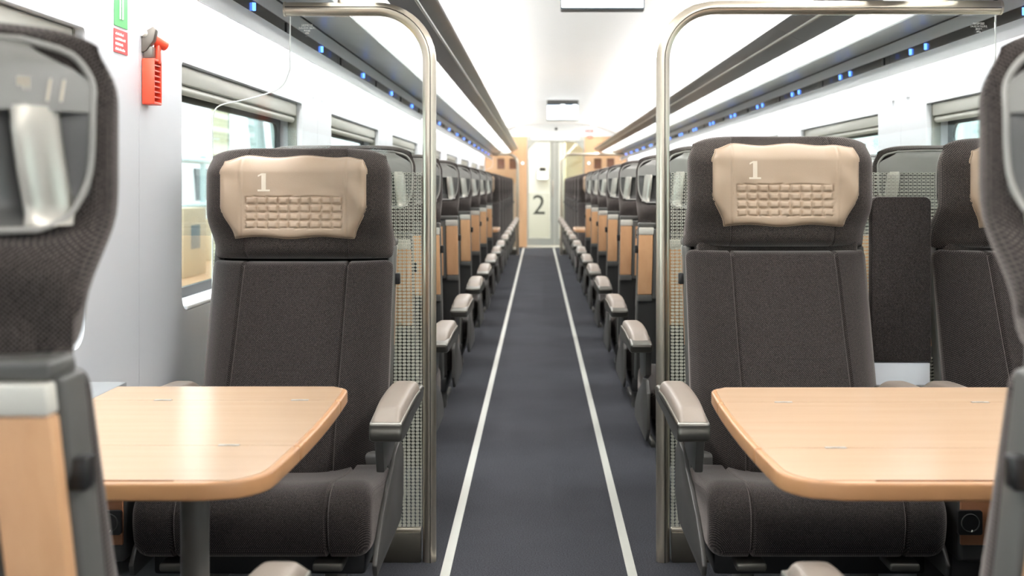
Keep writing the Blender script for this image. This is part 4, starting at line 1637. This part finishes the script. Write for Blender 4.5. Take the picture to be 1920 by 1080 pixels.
pt = empty('parked_train', (-5.4, 14.0, -1.15))
body = catmull([(-1.3, 0.5), (1.3, 0.5), (1.42, 1.3), (1.38, 2.6), (1.1, 3.35), (0.5, 3.6), (-0.5, 3.6), (-1.1, 3.35), (-1.38, 2.6), (-1.42, 1.3)], 4)
MB().prism(body, 'y', -9, 14).build('body', 'train_white', pt)
MB().box(1.425, 1.435, -9, 14, 1.30, 1.42).build('red_band', 'red_paint', pt)
for k in range(6):
    MB().box(1.40, 1.42, -8 + 3.6 * k, -6 + 3.6 * k, 1.75, 2.45).build('window', 'gasket', pt)
MB().box(-1.0, 1.0, -9, 14, 0.0, 0.5).build('underframe', 'hall_steel', pt)
tag(pt, 'white parked train with a red band outside the single-seat windows', 'train')

wp = empty('work_platform', (-2.75, 9.0, -1.15))
MB().box(-0.75, 0.75, -5.0, 6.0, 1.45, 1.52).build('deck', 'timber', wp)
for k in range(5):
    for x in (-0.7, 0.7):
        MB().box(x - 0.04, x + 0.04, -4.9 + 2.5 * k, -4.82 + 2.5 * k, 0, 1.46).build('post', 'hall_teal', wp)
tag(wp, 'raised timber work platform on teal posts outside the single-seat windows', 'platform')
wp = empty('platform_railing', (-2.75, 9.0, -1.15))
for k in range(5):
    MB().cyl((-0.7, -4.8 + 2.5 * k, 1.52), (-0.7, -4.8 + 2.5 * k, 2.55), 0.03, 10).build('rail_post', 'hall_teal', wp)
for z in (2.05, 2.5):
    MB().cyl((-0.7, -4.9, z), (-0.7, 5.9, z), 0.03, 10).build('hand_rail', 'hall_teal', wp)
MB().box(-0.70, -0.66, -4.9, 5.9, 1.52, 1.66).build('toe_board', 'timber', wp)
tag(wp, 'teal tube railing with toe board on the work platform outside', 'railing')
for (x, y, w_, d_, h_, lb) in ((-3.0, 7.2, 0.5, 0.9, 0.42, 'brown cardboard box on the work platform outside, the long one'),
                               (-3.0, 9.2, 0.45, 0.6, 0.55, 'brown cardboard box on the work platform outside, the tall one'),
                               (-3.05, 11.4, 0.5, 0.7, 0.40, 'brown cardboard box on the work platform outside, at its far end')):
    r_ = empty('carton', (x, y, 0.37))
    MB().box(-w_ / 2, w_ / 2, -d_ / 2, d_ / 2, 0, h_).build('box', 'carton', r_, 0.004)
    MB().box(w_ / 2, w_ / 2 + 0.002, -0.12, 0.12, h_ * 0.4, h_ * 0.75).build('carton_label', 'hall_steel', r_)
    MB().box(-0.03, 0.03, -d_ / 2 - 0.001, d_ / 2 + 0.001, h_ - 0.06, h_ + 0.002).build('tape', 'leather_beige', r_)
    tag(r_, lb, 'box', 'cartons outside')
ld = empty('access_stair', (-1.62, 7.0, -1.15))
for dy in (-0.28, 0.28):
    MB().tube([(0.1, dy, 0.0), (0.0, dy, 2.1), (-0.1, dy, 3.1), (-0.25, dy, 3.3)], 0.045, 8).build('stringer', 'hall_teal', ld)
for k in range(8):
    MB().box(-0.06, 0.10, -0.26, 0.26, 0.25 + 0.26 * k, 0.28 + 0.26 * k).build('step', 'hall_steel', ld)
MB().box(-0.3, -0.2, -0.34, -0.30, 1.6, 3.0).build('yellow_edge', 'stripe_yellow', ld)
tag(ld, 'pale access stair with yellow edge outside the single-seat windows', 'stair')
for i, (z, y0_, x) in enumerate(((3.2, 0, -3.4), (3.9, 0, -4.6), (4.4, 0, -6.2))):
    o = MB().tube([(x, -6, z), (x, 40, z)], 0.12 - 0.02 * i, 12).build('overhead_pipe', ['hall_steel', 'train_white', 'hall_wall'][i])
    tag(o, ['dark steel', 'white', 'pale'][i] + ' overhead pipe running along the hall outside the single-seat windows', 'pipe', 'overhead pipes')
for k in range(9):
    y = -4 + 5 * k
    o = MB().box(-9, -3.2, y - 0.1, y + 0.1, 4.6, 4.85).build('roof_beam', 'hall_steel')
    tag(o, 'steel roof beam of the hall outside the single-seat windows', 'beam', 'roof beams left')
for k in range(9):
    y = -4 + 5 * k
    o = MB().box(4.0, 9, y - 0.1, y + 0.1, 4.6, 4.85).build('roof_beam', 'hall_steel')
    tag(o, 'steel roof beam of the hall outside the pair-seat windows', 'beam', 'roof beams right')
    o = MB().box(6.6, 6.85, y + 1.4, y + 1.65, -1.15, 4.6).build('hall_column', 'hall_teal')
    tag(o, 'pale teal hall column outside the pair-seat windows', 'column', 'hall columns')
